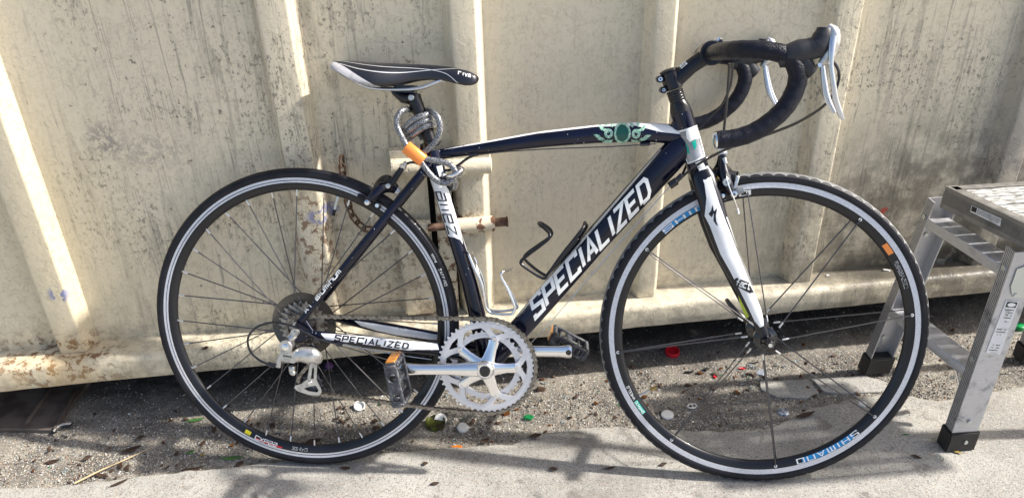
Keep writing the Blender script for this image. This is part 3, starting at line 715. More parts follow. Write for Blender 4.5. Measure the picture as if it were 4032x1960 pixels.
fork = part(fk, 'fork', M['navyblk'])
decal('fork_panel', [pol([(2750, 664), (2786, 654), (2808, 728), (2832, 804), (2852, 860), (2878, 925), (2901, 990), (2942, 1088), (2970, 1156), (2993, 1207), (3004, 1258), (3006, 1282), (2993, 1288), (2972, 1263), (2942, 1199), (2912, 1139), (2878, 1071), (2838, 1000), (2815, 940), (2796, 888), (2776, 850), (2782, 780), (2774, 724)], 0, FB)], FB.side, M['white'], fork, .0012)
decal('fork_line', [pol([(2856, 855), (2861, 855), (2908, 985), (2950, 1088), (2998, 1200), (3006, 1235), (3001, 1235), (2993, 1202), (2945, 1090), (2903, 988)], 0, FB)], FB.side, M['silverstripe'], fork, .0016)
decal('fork_logo', [pol([(2806, 806), (2800, 829), (2791, 842), (2803, 855), (2811, 838), (2810, 868), (2818, 882), (2828, 891), (2820, 870), (2818, 850), (2823, 819), (2811, 832)], 0, FB)], FB.side, M['blackprint'], fork, .0017, .003)
decal('fork_badge', [pol([(2893, 1098), (2901, 1092), (2946, 1112), (2966, 1152), (2952, 1154), (2893, 1120)], 0, FB)], FB.side, M['blackprint'], fork, .0018)
text('fork_lettering', 'fact', px_place((2899, 1119), (2949, 1139), tlen('fact', .9, .3), (6, -22), FB), .9, .3, .10, M['offwhite'], fork)
decal('fork_warning', [pol([(2905, 1152), (2913, 1160), (2951, 1242), (2946, 1251), (2937, 1249), (2915, 1195)], 0, Tube([Vector((p.x, p.y, -p.z)) for p in FB.p], FB.r, .62))], Tube([Vector((p.x, p.y, -p.z)) for p in FB.p], FB.r, .62).side, M['lime'], fork, .0012)

# ---- headset, spacers, stem
ax_ = Vector((-.333, .943, 0)); hax = (Vector((0, 0, 1)), Vector((.943, .333, 0)), ax_)
hb = Vector((.7865, .4535, 0))
m = MB(); m.lathe([(0, 0), (.0208, 0), (.0205, .006), (.0175, .018), (.0160, .0225), (0, .0225)], hb, 32, ax=hax, closed=False); hd = part(m, 'headset', M['black'])
for i in range(4):
    m = MB(); z = .0232 + i * .0056; m.lathe([(0, z), (.0158, z), (.0162, z + .0008), (.0162, z + .0044), (.0158, z + .0050), (0, z + .0050)], hb, 28, ax=hax, closed=False); part(m, 'spacer', M['black'], hd)
m = MB(); s0 = hb + ax_ * .047; s1 = hb + ax_ * .083
m.cyl(s0, s1, .0182, 28)
bar_c = Vector((.838, .5665, 0))
m.tube([s0.lerp(s1, .55) + Vector((.008, -.001, 0)), s0.lerp(s1, .55).lerp(bar_c, .5), bar_c - Vector((.006, .003, 0))], [.0165, .0150, .0165], 24)
m.cyl(bar_c - Z3 * .0215, bar_c + Z3 * .0215, .0235, 28)
m.box(bar_c + Vector((.016, .014, 0)), .008, .010, .021, (Vector((.77, .64, 0)), Vector((-.64, .77, 0)), Z3))
stem = part(m, 'stem', M['navyblk'], bevel=.002, seg=1)
m = MB()
for q in (s0 + ax_ * .007, s1 - ax_ * .007):
    c = q + Vector((-.0195, -.008, 0)); m.cyl(c - Z3 * .0145, c + Z3 * .0145, .0068, 14)
part(m, 'stem_clamp_lug', M['navyblk'], stem, bevel=.001, seg=1)
for q, r in ((s0 + ax_ * .007, .003), (s1 - ax_ * .007, .0042)):
    c = q + Vector((-.0195, -.008, 0)); m = MB(); m.lathe([(.0018, .0148), (r, .0148), (r, .0166), (.0018, .0166)], c, 14); part(m, 'bolt', M['alu'], stem)
m = MB(); m.lathe([(0, 0), (.0178, 0), (.0176, .003), (.010, .0055), (0, .0060)], s1, 28, ax=hax, closed=False); part(m, 'top_cap', M['black'], stem)
for sg in (1, -1):
    m = MB(); m.cyl(bar_c + Vector((.010, .022, sg * .014)), bar_c + Vector((.014, .029, sg * .014)), .0042, 10); part(m, 'bolt', M['alu'], stem)
a_ = s0.lerp(s1, .55).lerp(bar_c, .32) + Vector((-.006, .006, 0))
text('stem_lettering', 'S', lambda x, y, e_=0.: a_ + Vector((.77, .64, 0)) * (x * .012) + Vector((-.50, .60, 0)) * (y * .007) + Z3 * .0142, 1., .3, .13, M['offwhite'], stem)

# ---- handlebar with tape (mirrored), levers, end plugs
hbar = MB(); hbar.cyl(bar_c - Z3 * .075, bar_c + Z3 * .075, .0150, 20)
handle = part(hbar, 'handlebar', M['black'])
def barpath(sg):
    P = [bar_c + Vector((.0, 0, sg * .050)), bar_c + Vector((.001, .0005, sg * .11)), Vector((.846, .567, sg * .160)), Vector((.862, .5675, sg * .190)), Vector((.888, .566, sg * .203)),
         Vector((.920, .5605, sg * .208)), Vector((.9415, .546, sg * .210)), Vector((.9505, .524, sg * .210)), Vector((.9475, .500, sg * .210)), Vector((.9340, .4720, sg * .210)), Vector((.9110, .4480, sg * .210)),
         Vector((.8830, .4290, sg * .210)), Vector((.852, .4185, sg * .210)), Vector((.821, .4150, sg * .210))]
    return spline(P, 8)
for sg in (1, -1):
    P = barpath(sg); m = MB(); n = 20; rr = []; L = 0.
    for i, p in enumerate(P):
        if i: L += (p - P[i - 1]).length
        rr.append(.0155 + .0007 * ((L / .021 + .02) % 1.))                       # overlapping turns of tape
    m.tube(P, rr, n); part(m, 'bar_tape', M['tape'], handle, angle=60)
    m = MB(); e0 = P[-1]; d_ = (P[-1] - P[-2]).normalized()
    m.tube([e0, e0 + d_ * .003, e0 + d_ * .0045], [.0150, .0145, .010], 20); part(m, 'bar_end_plug', M['alu'], handle)
    lev = empty('brake_lever'); lev.parent = bike
    H = [(.916, .548, .205), (.932, .556, .209), (.950, .563, .210), (.966, .567, .211), (.980, .573, .212), (.9865, .590, .212), (.9875, .602, .212)]
    m = MB(); P = spline([(a, b, sg * c) for a, b, c in H], 6); m.tube(P, lerps([.0130, .0195, .0205, .0185, .0190, .0165, .0120], len(P)), 20, flat=.86, fax=(0, 0, 1))
    m.tube([(.955, .552, sg * .21), (.965, .535, sg * .21), (.974, .527, sg * .21)], [.014, .0150, .011], 16, flat=.8, fax=(0, 0, 1)); part(m, 'hood', mat('hood_rubber', (.020, .021, .026), .42), lev)
    m = MB(); P = spline([(.992, .604, sg * .212), (1.001, .594, sg * .213), (1.003, .577, sg * .213), (.997, .558, sg * .213), (.986, .543, sg * .213)], 5)
    m.tube(P, lerps([.007, .0115, .012, .011, .006], len(P)), 14, flat=.95, fax=(0, 0, 1)); part(m, 'lever_bracket', M['alud'], lev)
    m = MB(); P = spline([(1.000, .588, sg * .222), (.998, .565, sg * .226), (.999, .540, sg * .226), (1.006, .510, sg * .224), (1.013, .485, sg * .220), (1.024, .462, sg * .215), (1.031, .451, sg * .212)], 6)
    m.tube(P, lerps([.0070, .0056, .0042, .0045, .0054, .0052, .0028], len(P)), 14, flat=.6, fax=(0, 0, 1)); part(m, 'lever_blade', M['lever'], lev)
    m = MB(); P = spline([(.990, .545, sg * .206), (.996, .515, sg * .205), (1.004, .486, sg * .204), (1.018, .462, sg * .205)], 6)
    m.tube(P, lerps([.004, .0052, .0058, .003], len(P)), 12, flat=.5, fax=(0, 0, 1)); part(m, 'shift_blade', M['lever'], lev)
    m = MB(); m.cyl((.979, .541, sg * .222), (.979, .541, sg * .232), .0035, 12); part(m, 'bolt', M['alu'], lev)

# ---- seat post, collar, saddle
m = MB(); sp0, sp1 = Vector((.2870, .380, 0)), Vector((.2500, .4835, 0)); m.cyl(sp0, sp1, .0137, 24)
m.tube([(.2560, .4650, 0), (.2500, .4800, 0), (.2530, .4905, 0)], [.0140, .0155, .0120], 20)
m.tube([(.2480, .4780, .0), (.2290, .4810, .0), (.2080, .4930, .0)], [.013, .012, .006], 16, flat=1.3, fax=(0, 0, 1))
post = part(m, 'seatpost', M['black'], bevel=0)
m = MB(); m.box((.2300, .4955, 0), .0260, .0045, .0190, (Vector((.999, -.03, 0)), Vector((.03, .999, 0)), Z3)); m.box((.2350, .5020, 0), .0220, .003, .0200); part(m, 'saddle_clamp', M['gloss'], post, bevel=.002)
m = MB(); m.cyl((.2480, .4810, .0120), (.2480, .4810, .0190), .0062, 16); part(m, 'bolt', M['alud'], post, bevel=.001, seg=1)
m = MB(); m.lathe([(.0140, 0), (.0205, 0), (.0205, .013), (.0140, .013)], (.2868, .3820, 0), 24, ax=(Z3, Vector((.94, .337, 0)), Vector((-.337, .94, 0)))); m.box((.268, .381, 0), .006, .006, .009); part(m, 'seat_collar', M['gloss'], post, bevel=.001, seg=1)
sad = empty('saddle'); sad.parent = bike
ST_ = [(.094, .5510, .050, .026, .0130), (.104, .5535, .062, .030, .0180), (.125, .5530, .0690, .032, .0290), (.150, .5510, .0700, .034, .0380), (.180, .5495, .0660, .035, .0430), (.205, .5485, .0560, .034, .0420), (.230, .5475, .0430, .031, .0370),
       (.255, .5465, .0320, .028, .0310), (.285, .5450, .0250, .025, .0270), (.315, .5425, .0220, .023, .0260), (.340, .5390, .0215, .022, .0280), (.362, .5340, .0200, .021, .0270), (.376, .5270, .0150, .014, .0170), (.3825, .5215, .006, .006, .006)]
U = [[s_[k] for s_ in ST_] for k in range(5)]; NS = 52; prof_n = 22
def interp(t):
    k = min(int(t), len(ST_) - 2); f_ = t - k
    def cr(c):
        p = [U[c][max(0, min(len(ST_) - 1, k + j))] for j in (-1, 0, 1, 2)]
        return .5 * (2 * p[1] + (p[2] - p[0]) * f_ + (2 * p[0] - 5 * p[1] + 4 * p[2] - p[3]) * f_ ** 2 + (3 * p[1] - p[0] - 3 * p[2] + p[3]) * f_ ** 3)
    return [cr(c) for c in range(5)]
def saddle_pt(t, s_, off=0.):
    """t along the saddle 0..13, s_ -1..1 from left skirt over the top to the right skirt"""
    u, v, hw, d1, dp = interp(t); a = s_ * PI / 2 * 1.12
    x = math.sin(a); y = math.cos(a)
    w = hw * (abs(math.sin(min(abs(a), PI / 2))) ** .9) * (1 if s_ > 0 else -1); w *= (1 if abs(a) < PI / 2 else 1 - .14 * (abs(a) - PI / 2) / .188)
    drop = dp * (1 - max(0., math.cos(a))) ** 1.35 if abs(a) < PI / 2 else dp * (1 + .10 * (abs(a) - PI / 2) / .188)
    n_ = Vector((0, max(.15, math.cos(a)), math.sin(a))).normalized()
    return Vector((u, v - drop, w)) + n_ * off
m = MB()
for i in range(NS + 1):
    for j in range(prof_n + 1): m.v.append(saddle_pt(i * 13 / NS, -1 + 2 * j / prof_n))
for i in range(NS):
    for j in range(prof_n): m.f.append((i * (prof_n + 1) + j, i * (prof_n + 1) + j + 1, (i + 1) * (prof_n + 1) + j + 1, (i + 1) * (prof_n + 1) + j)); m.m.append(0)
cov = part(m, 'saddle_cover', M['saddle'], sad, fix=True, angle=80)
sm_ = cov.modifiers.new('thick', 'SOLIDIFY'); sm_.thickness = .004; sm_.offset = -1
def strip(name, pts, wd, mt, off=.0008, k=6):
    P = spline([(a, b, 0) for a, b in pts], k); m = MB()
    for i, p in enumerate(P):
        d = (P[min(i + 1, len(P) - 1)] - P[max(0, i - 1)]).normalized(); n_ = Vector((-d.y, d.x * 13 / 2.2, 0)); n_ = Vector((-d.y * 2., d.x * .35, 0))
        n_ = n_ / max(1e-6, math.hypot(n_.x * .022, n_.y * .06)) * wd / 2
        m.v += [saddle_pt(max(0, min(13, p.x + n_.x)), max(-1, min(1, p.y + n_.y)), off), saddle_pt(max(0, min(13, p.x - n_.x)), max(-1, min(1, p.y - n_.y)), off)]
    for i in range(len(P) - 1): m.f.append((2 * i, 2 * i + 1, 2 * i + 3, 2 * i + 2)); m.m.append(0)
    return part(m, name, mt, sad, fix=False)
for sg in (1, -1):
    strip('saddle_stripe', [(1.0, sg * .30), (4, sg * .42), (7, sg * .52), (9, sg * .66), (10.2, sg * .92)], .0016, M['silverstripe'])
    strip('saddle_stripe', [(1.6, sg * .52), (4, sg * .60), (7, sg * .66), (9, sg * .50), (10.5, sg * .24), (12.2, sg * .30)], .0016, M['silverstripe'])
    m = MB()                                                           # worn white panel at the rear flank
    NS2 = 14
    for i in range(NS2 + 1):
        t = .05 + 4.55 * i / NS2; s0_ = .36 + .60 * (i / NS2) ** 1.15
        for j in range(7): m.v.append(saddle_pt(t, sg * (s0_ + (1.0 - s0_) * j / 6), .0007))
    for i in range(NS2):
        for j in range(6): m.f.append((i * 7 + j, i * 7 + j + 1, (i + 1) * 7 + j + 1, (i + 1) * 7 + j)); m.m.append(0)
    part(m, 'saddle_side_panel', M['saddlew'], sad, fix=False)
    m = MB(); P = spline([(.128, .520, sg * .034), (.1500, .5060, sg * .026), (.175, .4995, sg * .022), (.210, .4975, sg * .022), (.262, .4990, sg * .022), (.291, .5080, sg * .020), (.327, .5220, sg * .014), (.352, .526, sg * .010)], 6)
    m.tube(P, .0036, 12); part(m, 'saddle_rail', M['lever'], sad)
text('saddle_lettering', 'riva', lambda x, y, e_=0.: saddle_pt(10.2 + x * .30, .62 - y * .19, .0009), .9, .35, .12, M['offwhite'], sad)

# ---- wheels
def wheel(cu, tyre_prof, rimprof, trackprof, front):
    wh = empty('wheel'); wh.parent = bike; wh.location = (cu, 0, 0)
    m = MB(); m.lathe(tyre_prof, n=160); ty = part(m, 'tyre', M['rubber'], wh, angle=70)
    m = MB(); m.lathe(rimprof, n=144); rm = part(m, 'rim', M['rim'], wh, angle=50)
    return wh, ty, rm
def circ(R, r, n, w=1.0): return [(R + r * math.cos(2 * PI * k / n), w * r * math.sin(2 * PI * k / n)) for k in range(n)]
rimsec = lambda inner: [(.3170, .0098), (.3170, .0078), (.3120, .0070), (.3120, -.0070), (.3170, -.0078), (.3170, -.0098), (.3055, -.0096), (.3020, -.0094), (inner + .007, -.0072), (inner + .0015, -.0040), (inner, 0), (inner + .0015, .0040), (inner + .007, .0072), (.3020, .0094), (.3055, .0096)]
rear, rty, rrim = wheel(0, circ(.3235, .0125, 24), rimsec(.2890), None, False)
front, fty, frim = wheel(WB, circ(.3235, .0125, 24), rimsec(.2880), None, True)
def track(par, r0, r1, w):
    for sg in (1, -1):
        m = MB(); m.lathe([(r0, sg * w), (r1, sg * (w + .0002)), (r1, sg * (w + .0008)), (r0, sg * (w + .0008))], n=160); part(m, 'brake_track', M['brake'], par)
track(rrim, .3117, .3166, .0096); track(rrim, .3065, .3100, .0096); track(frim, .3060, .3167, .0096)
m = MB(); m.lathe([(.3100, .0097), (.3117, .0097), (.3117, .0101), (.3100, .0101)], n=160); part(m, 'rim_groove', M['rim'], rrim)
# tread of the front tyre: band with the sky's sheen put into its grey, edge cut into scallops, with siping
m = MB(); NA = 88 * 10; NPF = 14
for i in range(NA):
    a = 2 * PI * i / NA; ph = (i % 10) / 10; edge = .98 - .40 * abs(math.sin(PI * ph)) ** .7
    for j in range(NPF + 1):
        t = -1 + 2 * j / NPF; th = t * edge * 1.05; r = .3235 + (.0125 + .0004) * math.cos(th); w = (.0125 + .0004) * math.sin(th)
        m.v.append((r * math.cos(a), r * math.sin(a), w))
for i in range(NA):
    for j in range(NPF): i2 = (i + 1) % NA; m.f.append((i * (NPF + 1) + j, i2 * (NPF + 1) + j, i2 * (NPF + 1) + j + 1, i * (NPF + 1) + j + 1)); m.m.append(0)
part(m, 'tread', M['tread'], fty, fix=False)
for par, n in ((fty, 1), (rty, 2)):
    m = MB()
    for sg in (1, -1):
        for r_, wv in (((.3282, .01195),) if n == 1 else ((.3295, .0112),)):
            m.lathe([(r_, sg * wv), (r_ + .0008, sg * wv), (r_ + .0008, sg * (wv + .0006)), (r_, sg * (wv + .0006))], n=160)
    part(m, 'tyre_ridge', M['rubber'], par)
m = MB()                                                                   # slanted cuts of the rear tread
for i in range(150):
    a = 2 * PI * i / 150
    for sg in (1, -1):
        vs = []
        for k in range(4):
            th = .35 + .22 * k; aa = a + .010 * k; R_ = .3235 + .01262 * math.cos(th); w = sg * .01262 * math.sin(th)
            vs += [(R_ * math.cos(aa), R_ * math.sin(aa), w), (R_ * math.cos(aa + .0028), R_ * math.sin(aa + .0028), w)]
        m.add(vs, [(2 * k, 2 * k + 1, 2 * k + 3, 2 * k + 2) for k in range(3)])
tc_ = part(m, 'tread_cuts', M['gloss'], rty, fix=False); tc_['kind'] = 'stuff'
def bar(a, b, r, mt, name, par, n=6):
    m = MB(); m.cyl(a, b, r, n); return part(m, name, mt, par)
def pv(r, deg, w): return Vector((r * math.cos(math.radians(deg)), r * math.sin(math.radians(deg)), w))
# rear spokes: 32, crossed
unit = MB(); unit.cyl((0, 0, 0), (1, 0, 0), 1., 6); sp_me = unit.build('spoke', M['spoke'], rear)
nm = MB(); nm.tube([(0, 0, 0), (.012, 0, 0), (.0135, 0, 0)], [.0020, .0020, .0013], 8); np_me = nm.build('nipple', M['nipple'], rear)
first = [True]
def spoke(par, rimp, hubp, r, nip, nip_par=None, at='rim'):
    d = hubp - rimp; L_ = d.length; x = d / L_; y = x.orthogonal().normalized(); z = x.cross(y)
    mw = Matrix((x * L_, y * r, z * r)).transposed().to_4x4(); mw.translation = rimp
    if first[0]: o = sp_me; o.matrix_basis = mw
    else: o = dup(sp_me, par, mw=mw)
    q = Matrix(((1, 0, 0), (0, 1, 0), (0, 0, 1))).to_4x4()
    if nip:
        xx = x if at == 'rim' else -x; base = rimp if at == 'rim' else hubp
        q = Matrix((xx, y, xx.cross(y))).transposed().to_4x4(); q.translation = base - xx * .001
        if first[0]: np_me.matrix_basis = q
        else: dup(np_me, par, mw=q)
    first[0] = False
for i in range(32):
    ang = 90.6 + 11.25 * i; side = 1 if i % 2 == 0 else -1; lead = 1 if (i // 2) % 2 == 0 else -1
    spoke(rear, pv(.2895, ang, side * .002), pv(.0225, ang + lead * 68, .021 if side > 0 else -.034), .0013, True)
for i in range(8):
    ang = 9.24 + 45 * i
    spoke(front, pv(.3005, ang, .0096), pv(.036, ang - 13, .034), .0014, True, at='hub')
    spoke(front, pv(.3005, ang + 1.2, -.0096), pv(.036, ang + 11, -.034), .0014, True, at='hub')
    m = MB(); m.lathe([(.0016, 0), (.0034, 0), (.0034, .0008), (.0016, .0008)], pv(.3003, ang, .0093), 12); part(m, 'spoke_eyelet', M['offwhite'], frim)
m = MB(); m.lathe([(.0, .052), (.009, .052), (.010, .044), (.014, .040), (.0245, .037), (.0245, .0325), (.012, .026), (.011, -.026), (.0245, -.0325), (.0245, -.037), (.014, -.040), (.009, -.052), (0, -.052)], n=32, closed=False); fh = part(m, 'hub', M['gloss'], front)
m = MB(); m.lathe([(0, .078), (.006, .078), (.0075, .076), (.0115, .070), (.0130, .058), (.0125, .056), (0, .056)], n=24, closed=False); part(m, 'skewer_nut', M['gloss'], front)
m = MB(); m.lathe([(0, .0805), (.0042, .0805), (.0042, .078), (0, .078)], n=12, closed=False); part(m, 'axle_end', M['alu'], front)
m = MB(); m.tube([(0, 0, -.066), (-.020, .006, -.072), (-.045, .030, -.070), (-.062, .052, -.066)], [.007, .0065, .0065, .004], 12); m.lathe([(0, -.056), (.011, -.056), (.011, -.068), (0, -.070)], n=20, closed=False); part(m, 'quick_release_lever', M['gloss'], front)
m = MB(); m.lathe([(0, .060), (.008, .060), (.009, .046), (.016, .023), (.027, .023), (.027, .019), (.014, .014), (.014, -.028), (.026, -.032), (.026, -.036), (.012, -.040), (.008, -.060), (0, -.060)], n=32, closed=False); part(m, 'hub', M['gloss'], rear)
m = MB(); m.lathe([(0, .081), (.0038, .081), (.0038, .0765), (.0078, .0765), (.0088, .067), (0, .067)], n=20, closed=False); part(m, 'skewer_nut', M['alud'], rear)
m = MB(); m.lathe([(.026, .0165), (.0690, .0175), (.0705, .0195), (.0690, .0185), (.026, .0175)], (.0015, .001, 0), n=72); part(m, 'spoke_protector', M['clear'], rear)
# valves
vd = (Vector(B(1330, 775, 0)) - Vector((0, 0, 0))); va = math.degrees(math.atan2(vd.y, vd.x))
m = MB(); m.cyl(pv(.2900, va, 0), pv(.2600, va, 0), .0030, 10); m.cyl(pv(.2890, va, 0), pv(.2860, va, 0), .0052, 12); va_o = part(m, 'valve', M['zinc'], rear)
m = MB(); m.cyl(pv(.2600, va, 0), pv(.2470, va, 0), .0036, 10); part(m, 'valve_cap', M['rubber'], va_o)
vd = Vector(B(2550, 1540, 0)) - Vector((WB, 0, 0)); va = math.degrees(math.atan2(vd.y, vd.x))
m = MB(); m.cyl(pv(.2890, va, 0), pv(.2600, va, 0), .0028, 10); m.cyl(pv(.2880, va, 0), pv(.2860, va, 0), .0050, 12); va_o = part(m, 'valve', M['alud'], front)
m = MB(); m.cyl(pv(.2620, va, 0), pv(.2470, va, 0), .0036, 10); part(m, 'valve_cap', M['brass'], va_o)
# rim stickers
def rimsurf(r, inner=.288):                                       # outer right face of the rim at radius r
    return .0094 + (r - .302) / (inner + .007 - .302) * (.0072 - .0094) if r < .302 else .0095
def rimprint(name, par, a0, a1, r0, r1, mt, eps=.0004, slant=0.):
    m = MB(); n = max(3, int(abs(a1 - a0) / 1.2)); rs = [r0 + (r1 - r0) * k / 4 for k in range(5)]
    for i in range(n + 1):
        for k, r in enumerate(rs): m.v.append(pv(r, a0 + (a1 - a0) * i / n + slant * k / 4, rimsurf(r) + eps))
    for i in range(n):
        for k in range(4): m.f.append((i * 5 + k, i * 5 + k + 1, (i + 1) * 5 + k + 1, (i + 1) * 5 + k)); m.m.append(0)
    return part(m, name, mt, par, fix=False)
def rimtext(par, s_, a0, a1, rb, rt, mt, cell=.8, gap=.45, hw=.085):
    n = tlen(s_, cell, gap)
    return text('rim_lettering', s_, lambda x, y, e_=0.: pv(rb + (rt - rb) * y, a0 + (a1 - a0) * x / n, rimsurf(rb + (rt - rb) * y) + .0009 + e_), cell, gap, hw, mt, par)
def ang_at(x, y, cu): q = B(x, y, .009); return math.degrees(math.atan2(q.y, q.x - cu)), math.hypot(q.y, q.x - cu)
a0, r0_ = ang_at(2620, 915, WB); a1, r1_ = ang_at(2751, 845, WB)
rimprint('rim_sticker', frim, a0 + .5, a1 - 9, .2940, .3052, M['blue']); rimtext(frim, 'SHIMANO', a0, a0 - 36, .2945, .3035, M['offwhite'])
a2, r2_ = ang_at(3370, 1708, WB); a3, r3_ = ang_at(3150, 1818, WB)
rimprint('rim_sticker', frim, a2 - 1, a3 + 1, .2940, .3050, M['blue']); rimtext(frim, 'SHIMANO', a2 + 1, a3 - 1, .2945, .3040, M['offwhite'])
a4, r4_ = ang_at(2470, 1520, WB); a5, r5_ = ang_at(2530, 1630, WB)
am = a4 + (a5 - a4) * .5
rimtext(frim, 'WHEELS', am - .5, a4, .2975, .3030, M['offwhite'], .8, .35, .09); rimprint('rim_sticker', frim, am + .3, a5, .2955, .3045, M['teal']); rimtext(frim, 'SHIMANO', a5 - .4, am + .7, .2975, .3030, M['offwhite'], .8, .35, .09)
a6, _ = ang_at(3478, 965, WB); a7, _ = ang_at(3510, 1000, WB); rimprint('rim_warning_sticker', frim, a6, a7, .2935, .3040, M['orange'])
a8, _ = ang_at(3525, 1030, WB); a9, _ = ang_at(3575, 1135, WB)
m = MB()
for i in range(34):                                                # rows of tiny print, smudged
    for k in range(4):
        if random.random() < .7:
            aa = a8 + (a9 - a8) * i / 34; r = .2945 + k * .0022; q = [pv(r, aa, 0), pv(r + .0010, aa, 0), pv(r + .0010, aa + (a9 - a8) / 34 * .75, 0), pv(r, aa + (a9 - a8) / 34 * .75, 0)]
            m.add([(p.x, p.y, rimsurf(r) + .0005) for p in q], [(0, 1, 2, 3)])
part(m, 'rim_small_print', M['label'], frim, fix=False)
b0, _ = ang_at(963, 1700, 0); b1, _ = ang_at(985, 1712, 0); rimprint('rim_sticker', rrim, b0, b1, .2955, .3040, M['yellow'])
b0, _ = ang_at(1005, 1722, 0); b1, _ = ang_at(1110, 1768, 0); rimprint('rim_sticker', rrim, b0, b1, .3015, .3055, M['red']); rimtext(rrim, 'CXP22', b0, b0 + (b1 - b0) * .85, .2955, .3045, M['offwhite'], .9, .3, .11) if 0 else None
text('rim_lettering', 'CXP22', lambda x, y, e_=0.: pv(.3050 - .0090 * y, b0 + (b1 - b0) * .8 * x / tlen('CXP22', .9, .3), rimsurf(.300) + .0012 + e_), .9, .3, .11, M['offwhite'], rrim)
b0, _ = ang_at(1148, 1783, 0); b1, _ = ang_at(1212, 1788, 0)
m = MB()
for i in range(16):
    for k in range(3):
        if random.random() < .75:
            aa = b0 + (b1 - b0) * i / 16; r = .2955 + k * .0028; q = [pv(r, aa, 0), pv(r + .0017, aa, 0), pv(r + .0017, aa + (b1 - b0) / 16 * .6, 0), pv(r, aa + (b1 - b0) / 16 * .6, 0)]
            m.add([(p.x, p.y, rimsurf(r) + .0005) for p in q], [(0, 1, 2, 3)])
part(m, 'rim_small_print', M['label'], rrim, fix=False)
# words on the rear tyre flank
def tyre_place(a0, a1, n, rb, rt):
    def f(x, y, e_=0.):
        r = rb + (rt - rb) * y; d = r - .3235; w = math.sqrt(max(1e-8, .0128 ** 2 - d * d)); return pv(r, a0 + (a1 - a0) * x / n, w + .0003 + e_)
    return f
t0, _ = ang_at(1700, 1000, 0); t1, _ = ang_at(1718, 1030, 0)
text('tyre_lettering', 'Vittoria', tyre_place(t0, t1, tlen('Vittoria', .7, .25), .3215, .3265), .7, .25, .12, M['label'], rty)
t2, _ = ang_at(1735, 1055, 0); t3, _ = ang_at(1760, 1122, 0)
text('tyre_lettering', 'ZAFFIRO', tyre_place(t2, t3, tlen('ZAFFIRO', .9, .4), .3215, .3268), .9, .4, .10, M['label'], rty)

# ---- cranks and rings
BBC = Vector((.3985, -.0755, 0)); crk = empty('crankset'); crk.parent = bike
def teeth_loop(n, rt, rr, c=BBC):
    L = []
    for i in range(n):
        a = 2 * PI * i / n; p = 2 * PI / n
        for da, r in ((0, rr), (.22, rr + .0006), (.42, rt), (.58, rt), (.78, rr + .0006)): L.append((c.x + r * math.cos(a + da * p), c.y + r * math.sin(a + da * p)))
    return L
def circle_loop(r, n=96, c=BBC): return [(c.x + r * math.cos(2 * PI * i / n), c.y + r * math.sin(2 * PI * i / n)) for i in range(n)]
def inner_big():
    L = []
    for i in range(360):
        a = math.radians(i); k = min(abs(((i - 1 - 72 * j + 180) % 360) - 180) for j in range(5))
        r = .0858
        if k < 24: r = .0858 - (.0858 - .0590) * (1 - ((k - 6) / 18) ** .75 if k > 6 else 1.)
        L.append((BBC.x + r * math.cos(a), BBC.y + r * math.sin(a)))
    return L
def webhole(j):
    a = math.radians(1 + 72 * j); return [(BBC.x + r * math.cos(a + math.radians(d)), BBC.y + r * math.sin(a + math.radians(d))) for r, d in ((.0735, -1), (.0855, -11), (.0865, -9), (.0872, 0), (.0865, 9), (.0855, 11), (.0735, 1))]
m = MB(); m.plate([teeth_loop(52, .1035, .0982), inner_big()] + [webhole(j) for j in range(5)], .0415, .0445); m.lathe([(.0890, .0446), (.0960, .0446), (.0960, .0453), (.0890, .0453)], BBC, 96)
for j in range(5):                                                  # cut-outs between bolts read as a lighter web
    pass
ring = part(m, 'chainring', M['ring'], crk, angle=35)
m = MB(); m.plate([teeth_loop(39, .0785, .0735), circle_loop(.0625)], .0345, .0370); m.lathe([(.0622, .0340), (.0690, .0340), (.0690, .0380), (.0622, .0380)], BBC, 72); part(m, 'inner_chainring', M['ring'], crk, angle=35)
m = MB()
for j in range(5):
    a = math.radians(1 + 72 * j); x = Vector((math.cos(a), math.sin(a), 0)); y = Vector((-math.sin(a), math.cos(a), 0))
    P = [BBC + x * .010 + Z3 * .056, BBC + x * .024 + Z3 * .0545, BBC + x * .045 + Z3 * .0505, BBC + x * .062 + Z3 * .0480]
    m.tube(P, [.0185, .0130, .0102, .0112], 14, flat=.42, fax=(0, 0, 1))
m.lathe([(0, .046), (.0200, .046), (.0205, .060), (.0185, .0670), (.0150, .0702), (.0122, .0702), (.0118, .0670), (0, .0668)], BBC, 36, closed=False)
arm_e = Vector((.2285, -.0765, .068))
m.tube(spline([BBC + Vector((.004, 0, .057)), BBC + Vector((-.020, 0, .059)), BBC + Vector((-.075, -.0005, .0625)), BBC + Vector((-.130, -.001, .066)), arm_e, arm_e + Vector((-.010, 0, 0))], 5), lerps([.0170, .0170, .0128, .0118, .0142, .0120], 26), 16, flat=.62, fax=(0, 0, 1))
part(m, 'crank_arm', M['alu'], crk)
m = MB(); m.lathe([(0, .0700), (.0105, .0700), (.0112, .0692), (.0112, .0650), (0, .0650)], BBC, 28, closed=False); m.lathe([(.0045, .0706), (.0085, .0706), (.0085, .0700), (.0045, .0700)], BBC, 6); part(m, 'crank_bolt', M['gloss'], crk, smooth=False)
for j in range(5):
    a = math.radians(1 + 72 * j); c = BBC + Vector((.0648 * math.cos(a), .0648 * math.sin(a), 0))
    m = MB(); m.lathe([(.0026, .0515), (.0056, .0515), (.0060, .0505), (.0060, .0440), (.0026, .0440)], c, 18); m.lathe([(0, .0500), (.0026, .0500), (.0026, .0490), (0, .0490)], c, 6, closed=False); part(m, 'ring_bolt', M['alu'], crk)
m = MB(); le = Vector((.5715, -.0762, -.066))
